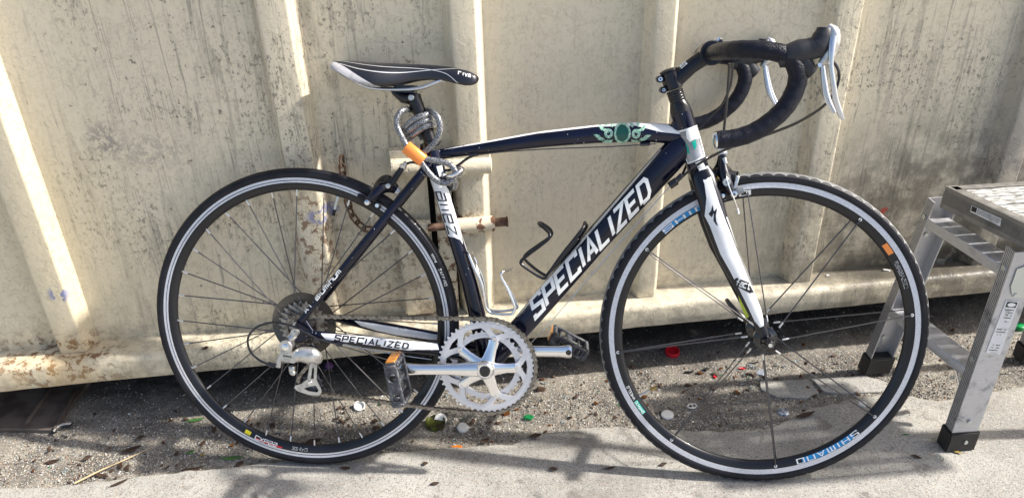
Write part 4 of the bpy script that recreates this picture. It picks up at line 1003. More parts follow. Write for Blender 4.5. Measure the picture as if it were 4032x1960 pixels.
m.tube(spline([BBC + Vector((0, 0, -.055)), BBC + Vector((.030, 0, -.056)), BBC + Vector((.095, 0, -.060)), BBC + Vector((.150, -.0005, -.064)), le, le + Vector((.007, 0, 0))], 5), lerps([.0170, .0150, .0128, .0130, .0158, .0135], 26), 16, flat=.45, fax=(0, 0, 1))
part(m, 'crank_arm', M['alu'], crk)
m = MB(); m.lathe([(0, -.0586), (.0062, -.0586), (.0062, -.0600), (0, -.0600)], (le.x, le.y, 0), 20, closed=False); part(m, 'pedal_thread', M['gloss'], crk)
# ---- pedals: cage with two side rails, spindle barrel, cross webs and reflectors
def pedal(c, sg, ang):
    pe = empty('pedal'); pe.parent = bike; pe.location = c; pe.rotation_euler = (0, 0, ang); pe.scale = (.93, .86, 1)          # local x = long axis, y = thickness, z = outwards
    m = MB(); z0, z1 = sg * .016, sg * .090
    def zz(a): return z0 + (z1 - z0) * a
    for zc, hz in ((.06, .004), (.95, .005)):
        z = zz(zc); m.plate([[(-.047, -.010), (-.040, -.0155), (.040, -.0155), (.047, -.010), (.047, .010), (.040, .0155), (-.040, .0155), (-.047, .010)], [(.020 + .010 * math.cos(t), .010 * math.sin(t)) for t in [2 * PI * i / 16 for i in range(16)]] if zc > .5 else [(.008, -.006), (.032, -.006), (.032, .006), (.008, .006)], [(-.034, -.008), (-.018, -.008), (-.018, .008), (-.034, .008)]], z - hz, z + hz)
    for x in (-.0435, .0435): m.box((x, 0, zz(.5)), .0040, .0135, .040)
    m.cyl((0, 0, sg * .004), (0, 0, zz(.98)), .0098, 18)
    for x in (-.026, .026): m.box((x, .0, zz(.5)), .0025, .0075, .040)
    for z_ in (.33, .66): m.box((0, 0, zz(z_)), .042, .0050, .0025)
    for x in (-.0435, .0435):
        for k in range(5): m.box((x, .0145, zz(.14 + .18 * k)), .0042, .0030, .0050); m.box((x, -.0145, zz(.14 + .18 * k)), .0042, .0030, .0050)
    body = part(m, 'pedal_body', M['pedal'], pe, bevel=.0015, seg=1)
    m = MB(); m.cyl((0, 0, -sg * .006), (0, 0, sg * .012), .0070, 16); part(m, 'spindle', M['alud'], pe)
    for s_ in (-1, 1):
        if s_ > 0: m = MB(); m.box((s_ * .0505, 0, zz(.5)), .0032, .0115, .0290); o = part(m, 'reflector', M['amber'], pe, bevel=.001, seg=1)
        m = MB(); m.box((s_ * .0478, 0, zz(.5)), .0030, .0135, .0320); part(m, 'reflector_holder', M['pedal'], pe, bevel=.001, seg=1)
    return pe
pedal(Vector((.2285, -.0765, .074)), 1, math.radians(100))
pedal(Vector((.5715, -.0762, -.074)), -1, math.radians(152))

# ---- cassette, chain, derailleur
cas = empty('cassette'); cas.parent = bike
for i, (nt_, w) in enumerate([(25, .0215), (23, .0250), (21, .0285), (19, .0320), (17, .0355), (15, .0390), (14, .0425), (13, .0460)]):
    r = nt_ * .0127 / (2 * PI); m = MB(); m.plate([teeth_loop(nt_, r + .0030, r - .0030, Vector((0, 0, 0))), circle_loop(r * .55, 24, Vector((0, 0, 0)))], w - .0009, w + .0009)
    m.lathe([(r * .55, w - .0017), (r * .62, w - .0017), (r * .62, w + .0017), (r * .55, w + .0017)], n=24)
    part(m, 'sprocket', M['cassette'], cas, smooth=False)
m = MB(); m.lathe([(.008, .049), (.016, .049), (.016, .047), (.008, .047)], n=24); part(m, 'lock_ring', M['alud'], cas)
CH = [(1225, 1254), (1500, 1253), (1800, 1245)]
cw_ = .0455; Rb_ = .1052; rc_ = .0272
path = []
top_c = Vector((0, rc_, cw_)); path.append(Vector((.002, rc_, cw_)))
tang = Vector((BBC.x - .0, BBC.y + Rb_, .0440))
path.append(Vector((.13, rc_ + (tang.y - rc_) * .33 - .0005, .0450))); path.append(Vector((.26, rc_ + (tang.y - rc_) * .66 - .0005, .0445)))
for k in range(-6, 0): pass
for dg in range(93, -100, -6): path.append(Vector((BBC.x + Rb_ * math.cos(math.radians(dg)), BBC.y + Rb_ * math.sin(math.radians(dg)), .0430)))
low = B(1273, 1553, .047); mid = B(1500, 1580, .045)
path += [Vector((.33, -.178, .0435)), Vector(mid), Vector(low)]
pul = Vector(B(1228, 1508, .050)); gp_ = Vector(B(1222, 1392, .050))
path += [B(1245, 1552, .048), B(1215, 1545, .048), B(1190, 1525, .048), B(1177, 1506, .048), B(1178, 1484, .048), B(1190, 1467, .048), B(1204, 1450, .048), B(1222, 1430, .048), B(1243, 1408, .048), B(1243, 1382, .048), B(1222, 1364, .048), B(1200, 1357, .048), B(1175, 1349, .048), B(1150, 1335, .047)]
for dg in range(195, 92, -14): path.append(Vector((rc_ * math.cos(math.radians(dg)), rc_ * math.sin(math.radians(dg)), .0460)))
cpth = spline(path, 6); L = [0.]
for p, q in zip(cpth, cpth[1:]): L.append(L[-1] + (q - p).length)
nl = int(L[-1] / .0127); nl -= nl % 2; pitch = L[-1] / nl
chain = empty('chain'); chain.parent = bike
def link(wd, name):
    m = MB(); lp = []
    for k in range(9): a = PI / 2 + PI * k / 8; lp.append((.0043 * math.cos(a), .0043 * math.sin(a)))
    lp.append((.00635, -.0030))
    for k in range(9): a = -PI / 2 + PI * k / 8; lp.append((.0127 + .0043 * math.cos(a), .0043 * math.sin(a)))
    lp.append((.00635, .0030))
    for sg in (1, -1): m.plate([lp], sg * wd, sg * (wd + .0010))
    if wd > .003:
        for x in (0, .0127): m.cyl((x, 0, -.0050), (x, 0, .0050), .0018, 8)
    else:
        for x in (0, .0127): m.cyl((x, 0, -wd), (x, 0, wd), .0038, 10)
    return part(m, name, M['steel'], chain)
lk = [link(.0034, 'chain_link'), link(.0021, 'chain_link')]
for i in range(nl):
    a = along(cpth, L, i * pitch); b = along(cpth, L, min(L[-1], (i + 1) * pitch)); x = (b - a).normalized(); y = Z3.cross(x).normalized(); z = x.cross(y)
    mw = Matrix((x, y, z)).transposed().to_4x4(); mw.translation = a
    if i < 2: lk[i % 2].matrix_basis = mw
    else: dup(lk[i % 2], chain, mw=mw)
rd = empty('rear_derailleur'); rd.parent = bike
def bp(L, w): return [tuple(B(x, y, w)[:2]) for x, y in L]
m = MB(); m.plate([bp([(1231, 1425), (1249, 1425), (1246, 1495), (1266, 1533), (1266, 1545), (1257, 1555), (1214, 1552), (1174, 1539), (1159, 1526), (1162, 1518), (1189, 1509), (1211, 1491), (1220, 1434)], .056), bp([(1229, 1447), (1237, 1447), (1236, 1490), (1225, 1490)], .056), bp([(1222, 1520), (1244, 1516), (1256, 1536), (1248, 1543), (1215, 1539), (1196, 1528)], .056)], .0545, .0570)
part(m, 'outer_cage', M['alud'], rd)
m = MB(); m.plate([bp([(1231, 1425), (1249, 1425), (1246, 1495), (1266, 1533), (1257, 1555), (1214, 1552), (1174, 1539), (1189, 1509), (1211, 1491)], .044)], .0385, .0405); part(m, 'inner_cage', M['gloss'], rd)
for c, nn in ((pul, 11), (gp_, 11)):
    m = MB(); m.plate([teeth_loop(nn, .0235, .0190, c), circle_loop(.006, 16, c)], .0455, .0485); m.cyl((c.x, c.y, .041), (c.x, c.y, .053), .006, 14); part(m, 'jockey_wheel', M['pedal'], rd, smooth=False)
m = MB(); c = Vector(B(1221, 1506, .057)); m.lathe([(0, .0595), (.0040, .0595), (.0052, .0570), (0, .0570)], (c.x, c.y, 0), 14, closed=False); part(m, 'bolt', M['alu'], rd)
m = MB(); c = Vector(B(1128, 1362, .078)); m.cyl((c.x, c.y, .058), (c.x, c.y, .0850), .0130, 24); m.lathe([(.0120, .0850), (.0142, .0850), (.0142, .080), (.012, .080)], (c.x, c.y, 0), 24)
m.tube([(c.x + .004, c.y + .012, .066), (c.x + .012, c.y + .020, .064), (c.x + .016, c.y + .032, .063)], [.010, .009, .008], 14)
part(m, 'pivot_knuckle', M['alud'], rd, bevel=.0008, seg=1)
m = MB(); m.lathe([(0, .0862), (.0055, .0862), (.0075, .0852), (0, .0852)], (c.x, c.y, 0), 18, closed=False); part(m, 'bolt', M['alu'], rd)
m = MB(); m.plate([bp([(1103, 1388), (1113, 1381), (1172, 1388), (1178, 1400), (1165, 1430), (1120, 1422), (1100, 1418), (1088, 1408)], .078)], .066, .083); body_ = part(m, 'derailleur_body', M['alud'], rd, bevel=.003)
text('derailleur_lettering', 'SHIMANO', (lambda A_, B_: (lambda x, y, e_=0.: Vector((A_.x + (B_.x - A_.x) * x / 7.6, A_.y + (B_.y - A_.y) * x / 7.6 + y * .0038, .0835))))(Vector(B(1116, 1403, .083)), Vector(B(1150, 1409, .083))), .8, .35, .13, M['blackprint'], rd)
m = MB(); P = spline(Bs([(1165, 1402, .074), (1190, 1396, .073), (1225, 1400, .070), (1243, 1412, .066), (1243, 1426, .062)]), 6); m.tube(P, lerps([.013, .0175, .0195, .0160, .009], len(P)), 18, flat=.75, fax=(0, 0, 1)); part(m, 'lower_knuckle', M['alud'], rd)
m = MB(); m.plate([bp([(1098, 1392), (1108, 1398), (1104, 1450), (1086, 1448), (1080, 1436), (1088, 1410)], .080)], .072, .080); m.cyl(B(1145, 1462, .074), B(1160, 1470, .078), .0062, 12); m.cyl(B(1150, 1440, .074), B(1150, 1462, .074), .0075, 12); part(m, 'cable_anchor', M['alud'], rd, bevel=.0015, seg=1)

# ---- brakes
bk_ = empty('brake'); bk_.parent = bike                                         # rear caliper
m = MB(); P = spline(Bs([(1556, 745, .0), (1530, 735, .012), (1500, 742, .024), (1475, 765, .031), (1445, 796, .030)]), 5); m.tube(P, lerps([.010, .0125, .0125, .0105, .0085], len(P)), 14); part(m, 'caliper_arm', M['navy'], bk_)
m = MB(); P = spline(Bs([(1556, 745, .0), (1540, 720, .006), (1528, 706, .0), (1508, 712, -.012), (1490, 735, -.026), (1480, 770, -.030)]), 5); m.tube(P, lerps([.010, .0105, .0095, .0100, .0100, .008], len(P)), 14); part(m, 'caliper_arm', M['black'], bk_)
m = MB(); P = spline(Bs([(1525, 735, .018), (1548, 712, .016), (1570, 680, .010), (1588, 656, .006)]), 5); m.tube(P, lerps([.0085, .0068, .0065, .0055], len(P)), 12); part(m, 'cable_arm', M['black'], bk_)
m = MB(); m.cyl(B(1583, 662, .006), B(1590, 650, .006), .0072, 6); m.cyl(B(1590, 652, .006), B(1600, 640, .006), .0050, 12); part(m, 'barrel_adjuster', M['alud'], bk_)
m = MB(); m.cyl(B(1560, 748, .0), B(1574, 757, .0), .0100, 16); part(m, 'pivot_nut', M['alud'], bk_, bevel=.001, seg=1)
m = MB(); c = Vector(B(1447, 796, .036)); m.lathe([(0, .0430), (.0050, .0415), (.0068, .0380), (.0068, .0360), (0, .0360)], (c.x, c.y, 0), 18, closed=False); part(m, 'bolt', M['alu'], bk_)
m = MB(); c = Vector(B(1528, 732, .030)); m.lathe([(0, .0330), (.0050, .0320), (.0050, .026), (0, .026)], (c.x, c.y, 0), 14, closed=False); part(m, 'bolt', M['alud'], bk_)
def pad(par, cu, a0, a1, w=.0105, r=.311):
    for sg in (1, -1):
        m = MB(); P = [Vector((cu, 0, 0)) + pv(r, a0 + (a1 - a0) * k / 6, sg * (w + .0060)) for k in range(7)]; m.tube(P, [.0045, .0062, .0066, .0066, .0066, .0062, .0045], 10, flat=.8, fax=(0, 0, 1)); part(m, 'brake_pad', M['rubber'], par)
p0, _ = ang_at(1412, 768, 0); p1, _ = ang_at(1502, 815, 0); pad(bk_, 0, p0, p1)
m = MB(); c = Vector(B(1485, 809, .024)); m.cyl((c.x, c.y, .020), (c.x, c.y, .026), .0042, 12); part(m, 'bolt', M['alu'], bk_)
bf = empty('brake'); bf.parent = bike                                           # front caliper
m = MB(); P = spline(Bs([(2845, 608, .014), (2846, 640, .016), (2850, 680, .022), (2862, 722, .028), (2880, 760, .030)]), 5); m.tube(P, lerps([.0065, .0080, .0110, .0120, .0085], len(P)), 14); part(m, 'caliper_arm', M['navyblk'], bf)
m = MB(); P = spline(Bs([(2838, 612, .0), (2832, 650, -.004), (2824, 672, -.012), (2850, 668, -.026), (2868, 690, -.034), (2880, 730, -.032)]), 5); m.tube(P, lerps([.005, .0070, .0085, .0110, .0115, .008], len(P)), 14); part(m, 'caliper_arm', M['black'], bf)
m = MB(); m.cyl(B(2800, 688, 0), B(2835, 676, .0), .0105, 16); m.cyl(B(2862, 690, .010), B(2893, 700, .012), .0125, 18); m.cyl(B(2893, 700, .012), B(2899, 702, .012), .0145, 18); part(m, 'pivot', M['black'], bf, bevel=.001, seg=1)
sp_ = [B(2822 + 2.6 * k / 8, 700, 0) + Vector((.0016 * k / 2.2, .0088 * math.sin(k * 2 * PI / 8), .0088 * math.cos(k * 2 * PI / 8))) for k in range(26)]
m = MB(); m.tube(sp_, .0014, 6); m.tube(Bs([(2822, 672, .006), (2814, 660, .008), (2828, 720, .006), (2850, 752, .012)]), .0013, 6); part(m, 'return_spring', M['brass'], bf)
m = MB(); c = Vector(B(2861, 717, .040)); m.lathe([(.0030, .0430), (.0072, .0430), (.0078, .0410), (.0078, .034), (.0030, .034)], (c.x, c.y, 0), 20); m.lathe([(0, .041), (.003, .041), (.003, .040), (0, .040)], (c.x, c.y, 0), 6, closed=False); part(m, 'bolt', M['zinc'], bf)
m = MB(); c = Vector(B(2889, 764, .034)); m.lathe([(.0028, .0385), (.0065, .0380), (.0068, .030), (.0028, .030)], (c.x, c.y, 0), 18); part(m, 'bolt', M['alu'], bf)
m = MB(); P = spline(Bs([(2888, 764, .030), (2905, 752, .031), (2926, 746, .031)]), 5); m.tube(P, lerps([.006, .0085, .0075], len(P)), 12, flat=.5, fax=(0, 0, 1)); part(m, 'release_lever', M['plasticgrey'], bf)
m = MB(); m.box(Vector(B(2896, 722, .026)), .004, .016, .006, (Vector((.98, -.2, 0)), Vector((.2, .98, 0)), Z3)); part(m, 'pad_bracket', M['lever'], bf, bevel=.002, seg=1)
p0, _ = ang_at(2822, 782, WB); p1, _ = ang_at(2900, 755, WB); pad(bf, WB, p0, p1, .0105, .3095)
m = MB(); m.plate([bp([(2828, 766), (2858, 758), (2866, 775), (2862, 785), (2834, 792)], .020)], .013, .021); part(m, 'pad_holder', M['black'], bf, bevel=.002, seg=1)
m = MB(); c = Vector(B(2846, 771, .023)); m.lathe([(0, .0245), (.0042, .0240), (.0045, .021), (0, .021)], (c.x, c.y, 0), 14, closed=False); part(m, 'bolt', M['alu'], bf)
m = MB(); P = spline(Bs([(2846, 578, .010), (2845, 600, .010)]), 2); m.tube(P, .0085, 12); m.tube(spline(Bs([(2833, 602, .012), (2846, 604, .012), (2862, 598, .012)]), 3), .0055, 10); part(m, 'cable_collar', M['offwhite'], bf)
m = MB(); m.cyl(B(2850, 622, .018), B(2855, 645, .020), .0052, 12); part(m, 'barrel_adjuster', M['alud'], bf)

# ---- cables
def cable(name, L, r, mt, k=8, **kw):
    m = MB(); m.tube(spline(Bs(L), k), r, 8); return part(m, name, mt, **kw)
cable('cable_housing', [(3262, 240, .20), (3286, 250, .20), (3303, 285, .198), (3301, 322, .196), (3282, 368, .192), (3240, 420, .18), (3150, 478, .15), (3060, 516, .12), (2960, 552, .09), (2860, 588, .065), (2780, 628, .045), (2720, 668, .034), (2682, 700, .030)], .0026, M['gloss'])
cable('cable_housing', [(2872, 250, .030), (2868, 320, .024), (2860, 420, .016), (2852, 500, .010), (2846, 590, .010)], .0026, M['gloss'])
cable('cable_housing', [(2884, 250, -.02), (2878, 330, -.04), (2845, 410, -.06), (2800, 460, -.07), (2760, 500, -.07), (2730, 530, -.06), (2716, 580, -.045), (2706, 640, -.033), (2686, 690, -.030)], .0026, M['gloss'])
cable('brake_wire', [(2850, 625, .020), (2856, 665, .024), (2862, 700, .040), (2866, 722, .044), (2877, 752, .046), (2893, 790, .044), (2905, 825, .040)], .0014, M['alu'])
cable('wire_end_cap', [(2904, 822, .040), (2908, 842, .039)], .0022, M['offwhite'])
cable('rear_brake_wire', [(2582, 567, .012), (2400, 578, .008), (2200, 585, .006), (2000, 597, .006), (1870, 612, .008)], .0012, M['spoke'])
cable('cable_housing', [(1868, 610, .010), (1835, 628, .010), (1808, 648, .012), (1775, 668, .014), (1750, 672, .014)], .0028, M['gloss'])
cable('cable_housing', [(1645, 645, .012), (1630, 640, .010), (1612, 641, .008), (1600, 646, .007)], .0026, M['gloss'])
m = MB(); m.cyl(B(2686, 688, .028), B(2663, 712, .028), .0056, 12); m.cyl(B(2665, 712, .028), B(2635, 733, .028), .0078, 14); part(m, 'cable_stop', M['gloss'], bevel=.001, seg=1)
m = MB(); m.cyl(B(2560, 566, .006), B(2520, 568, .006), .0042, 10); m.cyl(B(1848, 612, .008), B(1882, 606, .008), .0048, 10); part(m, 'cable_stop', M['gloss'])
m = MB(); P = [B(2636, 735, .026), B(2400, 1000, .025), B(2148, 1290, .018), B(2090, 1350, .0)]; m.tube(P, .00085, 5); part(m, 'shift_wire', M['lever'])
cable('shift_housing', [(1332, 1351, .062), (1295, 1345, .066), (1257, 1335, .070), (1226, 1320, .074), (1196, 1302, .078), (1126, 1276, .084), (1060, 1271, .084), (1003, 1293, .084), (976, 1333, .084), (985, 1381, .084), (1020, 1416, .084), (1055, 1432, .084), (1086, 1440, .082)], .0025, M['gloss'])
m = MB(); m.cyl(B(1328, 1350, .060), B(1350, 1355, .058), .0058, 12); m.cyl(B(1055, 1431, .084), B(1082, 1441, .083), .0050, 12); part(m, 'cable_stop', M['gloss'])
m = MB(); m.tube([B(1350, 1355, .058), B(1560, 1395, .045), B(1700, 1415, .035)], .0009, 5); part(m, 'shift_wire', M['lever'])

# ---- bottle cages
def cage(L, r, mt, extra=()):
    m = MB()
    for l in L: m.tube(spline([B(*p) for p in l], 5), r, 10)
    return part(m, 'bottle_cage', mt)
cage([[(1855, 985, .0), (1846, 1000, .022), (1870, 1060, .030), (1899, 1120, .032), (1912, 1200, .030), (1922, 1222, .030), (1942, 1233, .030), (2006, 1237, .030), (2022, 1228, .030), (2026, 1205, .030), (2002, 1145, .030), (1974, 1088, .030), (1980, 1070, .028), (2000, 1064, .010)],
      [(1855, 985, .0), (1862, 1005, -.020), (1878, 1040, -.022), (1905, 1110, -.024), (1920, 1205, -.024), (1935, 1222, -.024), (1990, 1223, -.024), (2035, 1212, -.026), (2030, 1190, -.028), (2000, 1130, -.028), (1972, 1084, -.028), (1985, 1068, -.026), (2017, 1058, -.010), (2000, 1064, .010)]], .0030, M['alu'])
cage([[(2303, 876, .0), (2290, 905, .022), (2215, 1000, .028), (2158, 1078, .030), (2136, 1094, .030), (2060, 1046, .030), (2052, 1030, .030), (2068, 1012, .030), (2155, 945, .030), (2163, 921, .028), (2140, 895, .012)],
      [(2303, 876, .0), (2306, 900, -.016), (2240, 985, -.022), (2166, 1070, -.026), (2140, 1080, -.028), (2075, 1030, -.030), (2068, 1005, -.030), (2120, 965, -.030), (2168, 930, -.030), (2168, 905, -.028), (2135, 880, -.018), (2122, 878, -.006), (2128, 888, .006), (2140, 895, .012)]], .0034, M['black'])
m = MB(); m.box(Vector(B(2235, 985, 0)), .034, .003, .010, (Vector((.63, .777, 0)), Vector((-.777, .63, 0)), Z3)); part(m, 'cage_bracket', M['black'], bevel=.001, seg=1)
m = MB(); m.box(Vector(B(1893, 1110, 0)), .040, .003, .010, (Vector((.25, -.968, 0)), Vector((.968, .25, 0)), Z3)); part(m, 'cage_bracket', M['alud'], bevel=.001, seg=1)

# ------------------------------------------------------------------ things hung on the bicycle
def hung(name, c, **k):
    o = empty(name, **k); mw = RB.to_4x4(); mw.translation = TB + RB @ Vector(c); o.matrix_world = mw; o['_c'] = list(c); return o
def hpart(mb, name, mt, par, **k):
    c = Vector(par['_c']); mb.v = [tuple(Vector(p) - c) for p in mb.v]; return mb.build(name, mt, par, **k)
lkc = Vector(B(1640, 510, 0))
lock = hung('cable_lock', lkc, label='grey braided steel cable coiled round the seat post with an orange tag', cat='bike lock')
m = MB()
def cablepath(L): return spline([B(*p) for p in L], 8)
r_ = .0063
coil = cablepath([(1600, 573, .034), (1580, 535, .034), (1563, 495, .032), (1565, 460, .030), (1584, 437, .022), (1612, 432, -.002), (1640, 440, -.030), (1672, 436, -.010), (1705, 441, .024), (1727, 470, .034), (1733, 507, .036), (1722, 545, .036), (1700, 575, .034), (1672, 598, .030), (1648, 612, .026)])
m.tube(coil, r_, 12); hpart(m, 'cable', M['lock'], lock)
for L_ in ([(1584, 525, -.010), (1590, 508, .020), (1620, 478, .030), (1660, 457, .030), (1690, 452, .018), (1698, 460, -.012), (1670, 478, -.030), (1625, 505, -.030), (1592, 530, -.018)],
           [(1592, 535, -.018), (1600, 525, .018), (1630, 500, .031), (1672, 477, .031), (1700, 473, .016), (1705, 482, -.014), (1680, 500, -.030), (1640, 525, -.030), (1606, 545, -.018)],
           [(1606, 548, -.018), (1612, 545, .016), (1645, 517, .030), (1680, 497, .031), (1706, 493, .016), (1708, 505, -.014), (1680, 530, -.028), (1650, 545, -.026)]):
    m = MB(); m.tube(cablepath(L_), r_, 12); hpart(m, 'cable', M['lock'], lock)
m = MB(); m.tube(cablepath([(1660, 622, .036), (1700, 630, .036), (1745, 638, .034), (1775, 650, .032), (1791, 672, .032), (1790, 695, .034), (1772, 715, .036), (1742, 720, .037), (1712, 705, .037), (1685, 675, .037), (1665, 645, .037), (1650, 620, .037)]), r_, 12); hpart(m, 'cable', M['lock'], lock)
m = MB(); m.tube(cablepath([(1785, 705, .020), (1793, 722, .010), (1787, 738, .0), (1770, 742, -.008)]), r_, 12); hpart(m, 'cable', M['lock'], lock)
m = MB(); t0_, t1_ = Vector(B(1598, 578, .036)), Vector(B(1668, 634, .036)); m.tube([t0_, t0_.lerp(t1_, .03), t0_.lerp(t1_, .97), t1_], [.0125, .0135, .0135, .0125], 20, flat=.72, fax=(0, 0, 1)); hpart(m, 'tag', M['orange'], lock)
pc = Vector(B(1800, 690, 0))
pad_ = hung('padlock', pc, label='small steel padlock closed through the loop of the grey cable', cat='padlock')
m = MB(); m.tube(cablepath([(1752, 690, .022), (1764, 694, .040), (1784, 690, .046), (1806, 678, .044), (1822, 668, .034), (1826, 672, .020), (1822, 682, .010)]), .0042, 12); m.tube(cablepath([(1752, 690, .022), (1752, 684, .008), (1758, 680, .0)]), .0042, 12); hpart(m, 'shackle', M['alu'], pad_)
m = MB(); m.plate([[tuple(B(x, y, .006)[:2]) for x, y in [(1788, 672), (1808, 650), (1826, 664), (1829, 684), (1812, 698), (1794, 704)]]], -.006, .010); hpart(m, 'lock_body', M['alud'], pad_, bevel=.002, seg=1)

# ------------------------------------------------------------------ the step stool
st = empty('step_stool', (1.2, -.33, 0), label='weathered aluminium step stool with ribbed white platform and worn labels', cat='step stool')
def spart(mb, name, mt, par=None, **k):
    o = mb.build(name, mt, **k); o.parent = par or st; c = Vector((1.2, -.33, 0)); o.matrix_parent_inverse = Matrix.Translation(c).inverted() if par is None else Matrix.Identity(4)
    return o
Ev = Vector((.255, -.967, 0)).normalized(); Lv = Vector((.998, -.04, 0)).normalized(); A0 = onZ(3722, 734, .548)
zt = .548; EL, LL = .335, .47
def SP(e_, l_, z): return A0 + Ev * e_ + Lv * l_ + Vector((0, 0, z - zt))
m = MB()                                                        # frame strips of the platform: grooved side faces
def strip_box(p0, p1, inw, z0, z1, mt, name, grooves=0, par=None):
    d = (p1 - p0); d.z = 0; dn = d.normalized(); n = Vector(inw)
    mb = MB(); prof = [(0, z1), (.006, z1 + .0012), (.022, z1 + .0012), (.022, z1 - .004), (.004, z1 - .004), (.004, z0), (0, z0)]
    if grooves:
        side = []; k = grooves
        for i in range(k):
            a = z0 + .010 + (z1 - z0 - .020) * i / k; b = (z1 - z0 - .020) / k
            side += [(0, a), (0, a + b * .55), (.0016, a + b * .65), (.0016, a + b * .95)]
        prof = [(0, z1), (.006, z1 + .0012), (.022, z1 + .0012), (.022, z1 - .004), (.004, z1 - .004), (.004, z0), (0, z0)] + side
    lo = [p0 + n * a + Vector((0, 0, z - p0.z)) for a, z in prof]; hi = [p1 + n * a + Vector((0, 0, z - p1.z)) for a, z in prof]
    P = len(prof); mb.add(lo + hi, [tuple(range(P))[::-1], tuple(range(P, 2 * P))] + [(i, (i + 1) % P, P + (i + 1) % P, P + i) for i in range(P)])
    return spart(mb, name, mt, par, smooth=False)
ZB = .498
endp = strip_box(SP(0, 0, zt), SP(EL, 0, zt), Lv, ZB, zt, M['stoolgrey'], 'end_rail', 9)
strip_box(SP(0, 0, zt), SP(0, LL, zt), Ev, ZB, zt, M['stoolgrey'], 'side_rail', 6)
strip_box(SP(EL, 0, zt), SP(EL, LL, zt), -Ev, ZB, zt, M['stoolgrey'], 'side_rail', 6)
strip_box(SP(0, LL, zt), SP(EL, LL, zt), -Lv, ZB, zt, M['stoolgrey'], 'end_rail', 6)
NSL = 7
for i in range(NSL):                                            # platform planks with gaps
    e0 = .024 + (EL - .048) * i / NSL; e1 = e0 + (EL - .048) / NSL - .0040
    m = MB(); m.hexa([SP(e0, .020, zt - .012), SP(e1, .020, zt - .012), SP(e1, LL - .02, zt - .012), SP(e0, LL - .02, zt - .012)], [SP(e0, .020, zt - .0005), SP(e1, .020, zt - .0005), SP(e1, LL - .02, zt - .0005), SP(e0, LL - .02, zt - .0005)])
    for k in range(5):
        a = e0 + (e1 - e0) * (k + .25) / 5; b = a + (e1 - e0) * .5 / 5
        m.hexa([SP(a, .022, zt - .0004), SP(b, .022, zt - .0004), SP(b, LL - .022, zt - .0004), SP(a, LL - .022, zt - .0004)], [SP(a, .022, zt + .0007), SP(b, .022, zt + .0007), SP(b, LL - .022, zt + .0007), SP(a, LL - .022, zt + .0007)])
    spart(m, 'tread_plank', M['stooltop'], smooth=False)
def onface(x, y, p, n):                                        # where the line of sight through a photo point meets a real plane
    d = ray(x, y); return CAM + d * (((p - CAM) @ n) / (d @ n))
nE = Ev.cross(Vector((0, 0, 1))).normalized()
if nE.x > 0: nE = -nE
pl0 = SP(0, 0, zt) + nE * .0012
lab = [onface(x, y, pl0, nE) for x, y in [(3826, 809), (3943, 861), (3937, 891), (3820, 833)]]
m = MB(); m.hexa([p - nE * .0008 for p in lab], lab); spart(m, 'label', M['label'], smooth=False)
lab2 = [onface(x, y, pl0 + nE * .0006, nE) for x, y in [(3828, 812), (3847, 820), (3842, 838), (3823, 830)]]
m = MB(); m.hexa([p - nE * .0004 for p in lab2], lab2); spart(m, 'label_print', M['blackprint'], smooth=False)
m = MB(); u_ = (lab[1] - lab[0]); v_ = (lab[3] - lab[0])
for k in range(7):
    x = .22
    while x < .93:
        w__ = random.uniform(.02, .07); q = [lab[0] + u_ * a + v_ * b + nE * .0006 for a, b in ((x, .12 + k * .115), (x + w__, .12 + k * .115), (x + w__, .16 + k * .115), (x, .16 + k * .115))]
        m.add(q, [(0, 1, 2, 3)]); x += w__ + .015
o_ = spart(m, 'label_print', M['blackprint'], smooth=False); o_['kind'] = 'stuff'
# legs: channels with flanges; near pair shows its web, far leg its open side
def leg(p0, p1, wx, dy, open_to_cam, foot=True, name='leg', lx=None, mtw=None):
    lx = lx or Vector((1, -.05, 0)).normalized(); ly = Vector((.05, 1, 0)).normalized(); t = .0028
    m = MB()
    def sec(p):
        if open_to_cam: q = [(0, 0), (t, 0), (t, dy - t), (wx - t, dy - t), (wx - t, 0), (wx, 0), (wx, dy), (0, dy)]
        else: q = [(0, 0), (wx, 0), (wx, dy), (wx - t, dy), (wx - t, t), (t, t), (t, dy), (0, dy)]
        return [p + lx * a + ly * b for a, b in q]
    m.add(sec(p0) + sec(p1), [tuple(range(8))[::-1], tuple(range(8, 16))] + [(i, (i + 1) % 8, 8 + (i + 1) % 8, 8 + i) for i in range(8)])
    lg = spart(m, name, M['stool'], smooth=False)
    for i in range(5):                                          # grooves down the narrow flange
        b = dy * (.16 + .17 * i); m = MB()
        lo = [p0.lerp(p1, .06) - lx * .0004 + ly * b, p0.lerp(p1, .06) - lx * .0004 + ly * (b + dy * .045)]; hi = [p1 - lx * .0004 + ly * b, p1 - lx * .0004 + ly * (b + dy * .045)]
        m.add([lo[0], lo[1], hi[1], hi[0], lo[0] + lx * .0003, lo[1] + lx * .0003, hi[1] + lx * .0003, hi[0] + lx * .0003], [(0, 1, 2, 3), (4, 7, 6, 5), (0, 4, 5, 1), (2, 6, 7, 3), (0, 3, 7, 4), (1, 5, 6, 2)]); spart(m, 'leg_groove', M['pedal'], smooth=False)
    if foot:
        m = MB(); a = p0 - lx * .005 - ly * .005; d = (p1 - p0).normalized(); q = [a, a + lx * (wx + .010), a + lx * (wx + .010) + ly * (dy + .010), a + ly * (dy + .010)]
        for p in q: p.z = 0.0
        h = [p + d * (.052) + Vector((0, 0, .0)) for p in q]
        m.hexa(q, h); spart(m, 'foot', M['stoolrub'], bevel=.003)
    return lg
pN = onZ(3686, 1739, 0); pN = Vector((1.118, -.475, .002)); tN = Vector((1.152, -.447, .497))
leg(pN, tN, .060, .028, False)
pF = Vector((1.080, -.192, .002)); tF = Vector((1.128, -.218, .497))
leg(pF, tF, .060, .028, True)
